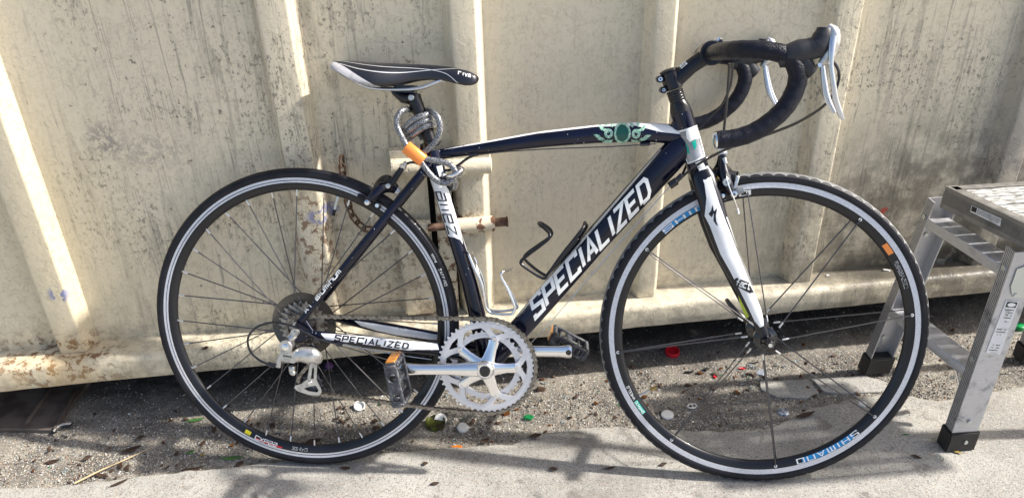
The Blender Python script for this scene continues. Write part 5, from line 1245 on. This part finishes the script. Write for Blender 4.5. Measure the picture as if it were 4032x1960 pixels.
pN2 = pN + Vector((.42, -.02, 0)); tN2 = tN + Vector((.34, -.02, 0)); leg(pN2, tN2, .06, .028, False)
pF2 = pF + Vector((.42, -.02, 0)); tF2 = tF + Vector((.34, -.02, 0)); leg(pF2, tF2, .06, .028, True)
def beam(f, z, hz, wd, name='cross_beam'):
    a = pN.lerp(tN, z / .497) + Vector((.002, .026, 0)); b = pF.lerp(tF, z / .497) + Vector((.002, .002, 0)); a.z = b.z = z
    x = Vector((1, -.05, 0)).normalized()
    m = MB(); m.hexa([a, a + x * wd, b + x * wd, b], [p + Z3 * hz for p in (a, a + x * wd, b + x * wd, b)]); return spart(m, name, M['stool'], bevel=.0015, seg=1)
beam(0, .432, .024, .050); beam(0, .182, .024, .052)
ox = Vector((1, -.05, 0)).normalized()
RV = []
for (zf, off) in ((.40, .03), (.08, .03), (.235, .0), (.455, .0)):
    c = pN.lerp(tN, zf / .497)
    if off: c = c + ox * off + Vector((0, -.0015, 0)); RV.append((c, c + Vector((0, -.003, 0)), .0050))
    else: c = c + Vector((0, .014, 0)); RV.append((c + ox * .001, c - ox * .0022, .0060))
c = pF.lerp(tF, .455 / .497) + Vector((0, .014, 0)); RV.append((c, c - ox * .0022, .0060))
for zf in (.40, .10): c = pF.lerp(tF, zf / .497) + ox * .030 + Vector((0, .024, 0)); RV.append((c, c + Vector((0, -.003, 0)), .0055))
c = Vector((1.154, -.4812, .028)); RV.append((c, c + Vector((0, -.0028, 0)), .0045))
for a_, b_, r in RV: m = MB(); m.cyl(a_, b_, r, 12); spart(m, 'rivet', M['zinc'])
def facept(x, y, off=.0014):                                    # on the near leg's web
    n = Vector((.05, 1, 0)).normalized(); d = (tN - pN).normalized(); n = ox.cross(d).normalized(); return onface(x, y, pN - Vector((0, off, 0)), n)
lab = [facept(x, y) for x, y in [(3962, 1182), (4012, 1186), (3938, 1396), (3882, 1388)]]
m = MB(); m.hexa([p + Vector((0, .001, 0)) for p in lab], lab); spart(m, 'leg_label', M['label'], smooth=False)
u_ = lab[1] - lab[0]; v_ = lab[3] - lab[0]; m = MB()
for (x0, x1, y0, y1) in ((.12, .92, .02, .12),): m.add([lab[0] + u_ * a + v_ * b + Vector((0, -.0005, 0)) for a, b in ((x0, y0), (x1, y0), (x1, y1), (x0, y1))], [(0, 1, 2, 3)])
for k in range(16):
    b = .16 + k * .05 + (0 if k < 4 else .02)
    if k in (5, 6, 10, 11, 12): continue
    x = .15
    while x < .85:
        w__ = random.uniform(.04, .16)
        if random.random() < .7: m.add([lab[0] + u_ * a + v_ * c_ + Vector((0, -.0005, 0)) for a, c_ in ((x, b), (min(.88, x + w__), b), (min(.88, x + w__), b + .014), (x, b + .014))], [(0, 1, 2, 3)])
        x += w__ + .03
o_ = spart(m, 'leg_label_print', M['blackprint'], smooth=False); o_['kind'] = 'stuff'
cc = lab[0] + u_ * .52 + v_ * .07 + Vector((0, -.0009, 0)); m = MB(); n = 20
m.add([cc + u_ * (.32 * math.cos(2 * PI * i / n)) + v_ * (.036 * math.sin(2 * PI * i / n)) for i in range(n)], [tuple(range(n))]); spart(m, 'leg_label_oval', M['offwhite'], smooth=False)
m = MB(); q = [onface(x, y, pN - Vector((0, .003, 0)), ox.cross((tN - pN).normalized()).normalized()) for x, y in [(4005, 1060), (4060, 1040), (4060, 1175), (4010, 1172), (3985, 1160), (3980, 1130), (3995, 1090)]]
m.hexa([p + Vector((0, .0016, 0)) for p in q], q); spart(m, 'hinge_bracket', M['zinc'], smooth=False)
m = MB(); m.box((1.215, -.36, .140), .0035, .006, .056, (Vector((.95, -.3, .0)), Vector((.3, .95, .0)), Vector((.12, -.22, .96)).normalized())); m.tube([(1.166, -.350, .180), (1.190, -.392, .085)], .007, 8, flat=.35, fax=(1, 0, 0)); spart(m, 'brace', M['alu'])

# ------------------------------------------------------------------ litter
LIT = []
def base(p, z=0.): return Vector((p.x, p.y, z))
def gz(p): return 0. if p.y < edge_y(p.x) - .004 else -.0062
def cap(px, py, r, h, mt, label, cat='bottle cap', name='litter_cap', tilt=(0, 0, 0), up=True, ridge=40, crown=False, group=None):
    p = onZ(px, py, -.004); z = gz(p); o = empty(name, (p.x, p.y, z + .0005), label=label, cat=cat, group=group); o.rotation_euler = tilt
    m = MB(); n = ridge
    if crown:
        vs = []; n = 42
        prof = [(0, h), (r * .70, h), (r * .86, h * .88), (r * .93, h * .5), (r, 0), (r * .93, .0006), (r * .86, h * .7), (r * .68, h * .85), (0, h * .86)]
        m.lathe(prof, n=n, closed=False)
        for i in range(n):
            for k in (3, 4, 5):
                v = m.v[i * len(prof) + k]; s_ = 1 + .035 * (1 if i % 2 else -1); m.v[i * len(prof) + k] = (v[0] * s_, v[1] * s_, v[2])
    elif up:
        prof = [(0, .0015), (r * .88, .0015), (r * .88, h), (r * .97, h), (r, h * .9), (r, 0), (0, 0)]
        m.lathe(prof, n=n * 2, closed=False)
        for i in range(n * 2):
            for k in (4, 5):
                v = m.v[i * 7 + k]; s_ = 1 + (.014 if i % 2 else -.014); m.v[i * 7 + k] = (v[0] * s_, v[1] * s_, v[2])
    else:
        prof = [(0, h), (r * .86, h), (r * .96, h * .9), (r, h * .72), (r, 0), (r * .93, 0), (r * .9, h * .75), (0, h * .78)]
        m.lathe(prof, n=n * 2, closed=False)
        for i in range(n * 2):
            for k in (3, 4):
                v = m.v[i * 8 + k]; s_ = 1 + (.012 if i % 2 else -.012); m.v[i * 8 + k] = (v[0] * s_, v[1] * s_, v[2])
    m.build('cap_shell', mt, o, angle=50); return o
cap(1415, 1600, .0138, .0085, M['whitecap'], 'translucent white plastic cap lying open beside the dark oil stain under the chain', tilt=(.35, .1, 0))
cap(1735, 1650, .0150, .0075, M['whitecap'], 'white plastic cap tilted on top of broken green bottle base', tilt=(.50, -.15, 0), up=False)
cap(1822, 1682, .0140, .0060, M['chipw'], 'pale metal crown cap with fluted rim right of the green bottle base', tilt=(.30, .1, 0), crown=True)
cap(2628, 1632, .0150, .0050, M['whitecap'], 'flat white cap lying inside the lower left of the front wheel', up=False)
cap(2647, 1388, .0190, .0120, M['redcap'], 'red plastic screw cap upside down in shade behind the front tyre', tilt=(.1, 0, 0))
cap(4010, 1290, .0150, .0125, M['greencap'], 'green plastic screw cap in the shade right of the stool leg', up=False)
pc_ = cap(1293, 1438, .0110, .0100, M['purple'], 'small purple plastic cap in shade under the container edge', tilt=(.9, .2, .4), up=False)
o = cap(3083, 1622, .0145, .0055, mat('blue_crown', (.14, .17, .26), .4, .5, (.50, .52, .56), 160., mix=(.45, .55)), 'grey blue crown cap with worn print inside the front wheel', crown=True)
# ring pull
p = onZ(2725, 1600, -.004); o = empty('ring_pull', (p.x, p.y, -.004), label='white ring pull tab beside the flat white cap', cat='ring pull')
m = MB(); m.tube([(.0115 * math.cos(2 * PI * i / 24), .0075 * math.sin(2 * PI * i / 24), .002) for i in range(24)], .0020, 8, closed=True); m.box((0.001, 0, .002), .0016, .007, .001); m.build('ring', M['chipw'], o)
# broken bottle base, green and mossy
p = onZ(1715, 1668, -.004); o = empty('broken_glass', (p.x, p.y, -.007), label='broken mossy green bottle base under a white cap', cat='broken bottle')
mg = mat('mossy_glass', (.10, .12, .02), .3, 0., (.035, .030, .015), 60., mix=(.42, .58), bump=.6)
m = MB(); n = 30; prof = [(.0, .004), (.018, .004), (.0235, .0), (.0245, .003), (.0245, .011), (.0215, .011), (.0205, .006), (.0, .007)]
m.lathe(prof, n=n, closed=False)
for i in range(n):
    for k in (4, 5):
        v = m.v[i * 8 + k]; m.v[i * 8 + k] = (v[0], v[1], v[2] + .007 * noise.noise(Vector((i * .45, 3, 1))))
m.build('glass_base', mg, o)
# leaves
def leaf_obj(px, py, L_, W_, ang, mt, label, curl=.25, name='leaf', z=None, group=None):
    p = onZ(px, py, -.002); o = empty(name, (p.x, p.y, gz(p) + .0015), label=label, cat='leaf', group=group); m = MB(); n = 9
    for i in range(n + 1):
        t = i / n; hw = W_ / 2 * math.sin(PI * min(1, t * .97 + .03)) ** .8 * (1 - .25 * t); x = L_ * (t - .5); zc = curl * L_ * .22 * (2 * t - 1) ** 2 + .0006 * random.random()
        m.v += [(x, -hw, zc + curl * hw * .9), (x, 0, zc), (x, hw, zc + curl * hw * .9)]
    for i in range(n):
        for k in range(2): m.f.append((i * 3 + k, i * 3 + k + 1, i * 3 + 4 + k, i * 3 + 3 + k)); m.m.append(0)
    b = m.build('blade', mt, o, fix=False); s_ = b.modifiers.new('t', 'SOLIDIFY'); s_.thickness = .0004
    m = MB(); m.tube([(-L_ * .62, 0, curl * L_ * .22), (-L_ * .3, 0, .001), (0, 0, .0008), (L_ * .45, 0, curl * L_ * .2)], .0005, 5); m.build('stalk', mt, o)
    o.rotation_euler = (random.uniform(-.1, .1), random.uniform(-.1, .1), ang); return o
leaf_obj(770, 1650, .044, .012, .05, M['leaf'], 'bright green leaf touching the rear tyre on the sunlit strip')
leaf_obj(915, 1800, .050, .012, .05, M['leaf'], 'green leaf lying at the slab edge left of the rear tyre')
leaf_obj(752, 1776, .020, .010, .3, M['leaf'], 'small green leaf left of the longer green leaf')
leaf_obj(795, 1785, .016, .006, 1.1, M['leafy'], 'narrow olive leaf standing between the two green leaves')
leaf_obj(1235, 1738, .040, .022, .1, M['leafb'], 'dark brown leaf against the lower inside of the rear rim', .5)
leaf_obj(555, 1720, .020, .012, .4, M['leafb'], 'dark crumpled leaf below the sunlit strip at far left', .8)
leaf_obj(520, 1765, .045, .014, .45, M['leafb'], 'long brown leaf lying just above the straw')
leaf_obj(208, 1815, .034, .014, .1, M['leafb'], 'brown green leaf in the sunny grit at lower left', .4)
leaf_obj(345, 1800, .020, .014, .6, M['leafb'], 'small dark round leaf in the sunny grit', .6)
leaf_obj(400, 1870, .036, .012, -.3, M['leafb'], 'brown leaf below the straw on the slab edge', .5)
leaf_obj(475, 1905, .040, .010, .4, M['leafb'], 'thin grey brown leaf on the slab at lower left', .3)
leaf_obj(3608, 1803, .020, .012, -.6, M['leafb'], 'brown triangular chip of leaf left of the stool foot', .3)
leaf_obj(3768, 1785, .024, .008, -.6, M['leafy'], 'olive brown leaf behind the black stool foot', .4)
leaf_obj(3925, 1415, .026, .014, 0., M['glasso'], 'orange scrap in the shade right of the stool leg', .4, name='scrap')
leaf_obj(3565, 1714, .017, .005, 0., M['leaf'], 'tiny green leaf on the slab between tyre and stool foot')
leaf_obj(2612, 1832, .018, .010, .2, M['leafb'], 'dark leaf scrap on the slab below the front tyre', .5)
leaf_obj(2403, 1847, .028, .008, .05, M['leafb'], 'narrow dark leaf scrap left below the front tyre', .4)
leaf_obj(2180, 1853, .020, .013, -.2, M['leafb'], 'dark leaf scrap on the slab between the wheels', .6)
leaf_obj(1715, 1908, .020, .010, .0, M['leafb'], 'dark leaf scrap at the bottom of the picture', .5)
leaf_obj(1675, 1830, .014, .012, .0, M['leafb'], 'small brown leaf chip on the slab right of the rear tyre', .5)
leaf_obj(1362, 1848, .024, .010, -.1, M['leafb'], 'brown leaf chip on the slab below the rear tyre', .5)
leaf_obj(945, 1825, .022, .016, .9, M['leafb'], 'reddish brown leaf standing on the slab edge', .7)
leaf_obj(760, 1845, .050, .012, .1, M['leafb'], 'long dark leaf mat on the slab edge at left', .5)
leaf_obj(3170, 1640, .055, .016, .2, M['leafb'], 'brown leaf beside the grey blue crown cap', .5)
leaf_obj(2110, 1722, .030, .016, .1, M['leafb'], 'brown leaf scrap on the slab edge between the wheels', .6)
leaf_obj(1910, 1735, .026, .014, .5, M['leafb'], 'dark leaf scrap just under the big chainring', .7)
# straw
a_, b_ = onZ(295, 1900, .004), onZ(600, 1760, .0); b_.z = .001
o = empty('straw_stalk', tuple(a_), label='long dry straw stalk lying across the slab edge at lower left', cat='straw'); m = MB(); m.tube([Vector((0, 0, 0)), (b_ - a_) * .3 + Vector((.002, .003, .001)), (b_ - a_) * .65, (b_ - a_)], [.0020, .0017, .0013, .0007], 6); m.build('stalk', M['straw'], o)
# black serrated strip by the skid plate
pts = [onZ(x, y, .0) for x, y in [(212, 1704), (222, 1690), (240, 1678), (262, 1673), (282, 1672)]]
o = empty('zip_strip', tuple(pts[2]), label='short curved black zip strip with white teeth at far left', cat='zip'); P = [p - pts[2] + Z3 * .002 for p in spline(pts, 5)]
m = MB(); m.tube(P, .0065, 8, flat=.5, fax=(0, 0, 1)); m.build('zip_tape', M['dark'], o)
for k, p in enumerate(P[1:-1]): 
    m = MB(); m.box((0, 0, 0), .0011, .0028, .0010); q = m.build('zip_tooth', M['chipw'], o); q.location = p + Vector((0.001, -.001, .0036)); q.rotation_euler = (0, 0, .6 - k * .05)
# rusty skid plate under the left end
m = MB(); pl = [onZ(x, y, 0) for x, y in [(-200, 1690), (205, 1695), (225, 1675), (355, 1500), (200, 1495), (-200, 1520)]]; m.plate([[(p.x, p.y) for p in pl]], -.01, .004)
for (x0_, y0_, x1_, y1_) in ((300, 1530, 215, 1690), (200, 1530, 100, 1670)):
    a_, b_ = onZ(x0_, y0_, .004), onZ(x1_, y1_, .004); m.tube([a_, b_], .006, 8)
tag(m.build('skid_plate', M['shell'], bevel=.002, seg=1), 'dark rusty steel skid plate on the ground under the container at left', 'steel plate')
# long clear pieces and pale lens under the front hub
def shard(px, py, L_, W_, H_, ang, mt, label, group=None, name='glass_shard', cat='glass shard', seed=0):
    p = onZ(px, py, -.003); rnd = random.Random(seed + int(px) * 7 + int(py)); m = MB(); n = rnd.randint(4, 6)
    lo = []; hi = []
    for i in range(n):
        a = 2 * PI * (i + rnd.uniform(-.3, .3)) / n; r = rnd.uniform(.75, 1.1); lo.append(Vector((L_ / 2 * r * math.cos(a), W_ / 2 * r * math.sin(a), 0)))
    tl = Vector((rnd.uniform(-.3, .3), rnd.uniform(-.3, .3), 0))
    for q in lo: hi.append(Vector((q.x * .86, q.y * .86, H_ * rnd.uniform(.5, 1) + max(0, q.dot(tl)))))
    m.hexa(lo, hi); o = m.build(name, mt, smooth=False); o.location = (p.x, p.y, gz(p) + .0003); o.rotation_euler = (rnd.uniform(-.12, .12), rnd.uniform(-.12, .12), ang); return tag(o, label, cat, group)
shard(2995, 1465, .040, .026, .004, 0, M['chipg'] if 0 else mat('frosted_glass', (.50, .53, .58), .25, trans=.4), 'pale frosted round glass piece in shade below the front hub')
shard(2955, 1442, .034, .014, .010, -.6, M['glassc'], 'clear bottle neck fragment left of the pale round glass')
shard(2908, 1415, .036, .008, .003, -.1, M['glassc'], 'long thin clear glass sliver below the front hub')
shard(2965, 1426, .040, .007, .004, -.15, M['dark'], 'thin black plastic sliver below the front hub', name='scrap', cat='scrap')
shard(2920, 1447, .024, .007, .003, -.1, M['redcap'], 'short red and white plastic strip below the front hub', name='scrap', cat='scrap')
shard(2813, 1480, .010, .014, .003, .2, M['redcap'], 'tiny red triangular chip near the black scrap', name='scrap', cat='scrap')
shard(2780, 1452, .022, .015, .006, .0, M['dark'], 'black crumpled scrap inside the upper lower part of the front wheel', name='scrap', cat='scrap')
shard(2712, 1463, .030, .012, .005, .05, M['dark'], 'flat dark scrap left of the black crumpled scrap', name='scrap', cat='scrap')
shard(2079, 1640, .032, .020, .006, .0, M['glassg'], 'bright green broken glass between the wheels')
shard(1718, 1771, .016, .010, .005, .0, M['glassg'], 'small vivid green glass chip on the slab edge')
shard(1800, 1759, .034, .016, .005, .0, M['glasso'], 'orange scrap on the slab edge left of the chainring', name='scrap', cat='scrap')
shard(1990, 1625, .028, .022, .006, .3, M['glassb'], 'brown glass piece under the big chainring')
shard(2130, 1530, .028, .022, .007, .2, M['leafb'], 'reddish brown crumpled scrap right of the chainring', name='scrap', cat='scrap')
shard(3395, 1597, .030, .020, .005, .1, M['chipw'], 'white and brown chip against the front rim beside the lower spokes', name='scrap', cat='scrap')
shard(3700, 1805, .012, .028, .005, .0, M['glassc'], 'teardrop of clear glass in front of the stool foot')
shard(3763, 1122 + 360, .05, .02, .004, 0, M['glassc'], 'flat clear glass plate in the shade behind the stool leg')
# clear glass on the ledge
p = onZ(3712, 1030, .1975); o = empty('broken_tumbler', tuple(p), label='broken rim of a clear glass lying on the container ledge', cat='glass')
m = MB()
for k in range(20):
    a = PI * .15 + PI * 1.25 * k / 19; h = .016 + .008 * noise.noise(Vector((k * .5, 0, 0)))
    for (r, z) in ((.022, .0), (.022, h), (.0205, h), (.0205, .0)): m.v.append((r * math.cos(a), r * .7 * math.sin(a), z))
for k in range(19):
    for j in range(4): m.f.append((k * 4 + j, k * 4 + (j + 1) % 4, (k + 1) * 4 + (j + 1) % 4, (k + 1) * 4 + j)); m.m.append(0)
m.build('glass_wall', M['glassc'], o)
def ledge(px, py, L_, W_, ang, mt, label):
    o = shard(px, py, L_, W_, .004, ang, mt, label); p = onZ(px, py, .199); o.location = p; return o
ledge(3745, 1022, .020, .012, .4, M['glassc'], 'small clear shard right of the broken rim on the ledge')
ledge(3830, 1027, .036, .010, -.1, M['glassc'], 'long clear shard on the ledge under the stool platform')
ledge(3488, 1065, .026, .008, -.2, M['chipw'], 'white shard on the ledge behind the front tyre')
ledge(3258, 1085, .012, .008, .5, M['chipw'], 'tiny pale shard on the ledge left of the white one')
ledge(810, 1370, .020, .014, .2, M['leafb'], 'dark rusty flake on the ledge behind the rear wheel')
# scattered shards one can tell apart only as kinds
KINDS = [('clear_shard', M['glassc'], 'clear glass splinter lying on the gravel strip', 'clear glass splinters on the gravel strip', 95, .020, 'glass shard'),
         ('brown_shard', M['glassb'], 'brown glass splinter lying on the gravel strip', 'brown glass splinters on the gravel strip', 70, .019, 'glass shard'),
         ('green_shard', M['glassg'], 'green glass splinter lying on the gravel strip', 'green glass splinters on the gravel strip', 14, .010, 'glass shard'),
         ('dark_flake', M['leafb'], 'dark brown leaf flake lying on the gravel strip', 'dark leaf flakes on the gravel strip', 150, .021, 'leaf flake'),
         ('white_chip', M['chipw'], 'white chip lying on the gravel strip', 'white chips on the gravel strip', 46, .007, 'stone chip')]
for name, mt, lab_, grp, cnt, size, cat in KINDS:
    prot = []
    for k in range(5):
        rnd = random.Random(k * 31 + len(name)); m = MB(); n = rnd.randint(3, 6); lo = []; hi = []
        for i in range(n):
            a = 2 * PI * (i + rnd.uniform(-.35, .35)) / n; r = rnd.uniform(.5, 1.); lo.append(Vector((r * math.cos(a), .6 * r * math.sin(a), 0)))
        hi = [Vector((q.x * .88, q.y * .88, .22 * rnd.uniform(.3, 1.6) + (.3 * q.x if 'flake' in name else 0))) for q in lo]
        m.hexa(lo, hi); prot.append(m)
    protos = []
    for i in range(cnt):
        while True:
            x = random.uniform(-.98, 1.45); y = random.uniform(-.27, .02)
            if 'shard' in name and random.random() < .45: x = random.choice([random.gauss(.72, .18), random.gauss(.0, .2), random.gauss(1.35, .12)])
            y = min(.04, random.gauss(-.17, .075))
            if -1.0 < x < 1.5 and y > edge_y(x) + .006 and not (1.06 < x < 1.16 and -.21 < y < -.15): break
        if i < 5: o = prot[i].build(name, mt, smooth=False); protos.append(o)
        else: o = dup(protos[i % 5])
        s_ = size * random.uniform(.35, 1.) / 1.6 * (1.25 if i % 7 == 0 else 1)
        where = 'left of the rear wheel' if x < -.62 else 'seen through the rear wheel' if x < .0 else 'between the two wheels' if x < .38 else 'seen through the front wheel' if x < .98 else 'around the step stool'; o.location = (x, y, -.0055 + .0012 * random.random()); o.scale = (s_, s_, s_ * .8); o.rotation_euler = (random.uniform(-.3, .3), random.uniform(-.3, .3), random.uniform(0, 6.3)); tag(o, lab_.replace('lying on the gravel strip', where), cat, grp.split(' on the')[0] + ' ' + where)
# grit: thousands of chips, one object
rnd = random.Random(5); m = MB(); mts = [M['chipg'], M['chipt'], M['chipd'], M['chipw'], M['chipbr'], M['glassb'], M['chipg']]
wts = [0] * 9 + [1] * 7 + [2] * 6 + [3] * 3 + [4] * 2 + [5] + [6] * 2
for i in range(42000):
    x = rnd.uniform(-1.15, 1.75)
    if i % 5 < 4: y = edge_y(x) + .004 + abs(rnd.gauss(0, .12))
    else: y = rnd.uniform(-.25, .35)
    d_ = .5 + .5 * noise.noise(Vector((x * 7, y * 7, 0)))
    if rnd.random() > .25 + 1.1 * d_: continue
    if y < edge_y(x) + .003 or y > .38: continue
    s_ = rnd.uniform(.0007, .0024) * (1.8 if rnd.random() < .05 else 1); a = rnd.uniform(0, 6.3); c, sn = math.cos(a), math.sin(a); z = -.0070 + .003 * noise.noise(Vector((x, y, 0)) * 32)
    P = [(-1, -.6, 0), (1, -.5, 0), (.7, .7, 0), (-.6, .5, 0), (-.3, -.2, .9), (.5, .1, .7)]
    P = [(p[0] * s_ * rnd.uniform(.7, 1.2), p[1] * s_ * rnd.uniform(.7, 1.2), p[2] * s_ * rnd.uniform(.5, 1.2)) for p in P]
    m.add([(x + p[0] * c - p[1] * sn, y + p[0] * sn + p[1] * c, z + p[2]) for p in P], [(0, 1, 5, 4), (1, 2, 5), (2, 3, 4, 5), (3, 0, 4)], rnd.choice(wts))
o = m.build('grit', mts, fix=False, smooth=False); tag(o, 'fine stone and glass grit scattered over the rough strip', 'grit', kind='stuff')
m = MB()
for i in range(900):                                            # crumbs on the slab
    x = rnd.uniform(-1.1, 1.3); y = edge_y(x) - .01 - abs(rnd.gauss(0, .16)); s_ = rnd.uniform(.0006, .0019); a = rnd.uniform(0, 6.3); c, sn = math.cos(a), math.sin(a)
    P = [(-1, -.6, 0), (1, -.5, 0), (.7, .7, 0), (-.6, .5, 0), (-.3, -.2, .8), (.5, .1, .6)]
    m.add([(x + (p[0] * c - p[1] * sn) * s_, y + (p[0] * sn + p[1] * c) * s_, p[2] * s_) for p in P], [(0, 1, 5, 4), (1, 2, 5), (2, 3, 4, 5), (3, 0, 4)], rnd.choice(wts))
o = m.build('crumbs', mts, fix=False, smooth=False); tag(o, 'sparse dark and pale crumbs on the smooth slab', 'grit', kind='stuff')
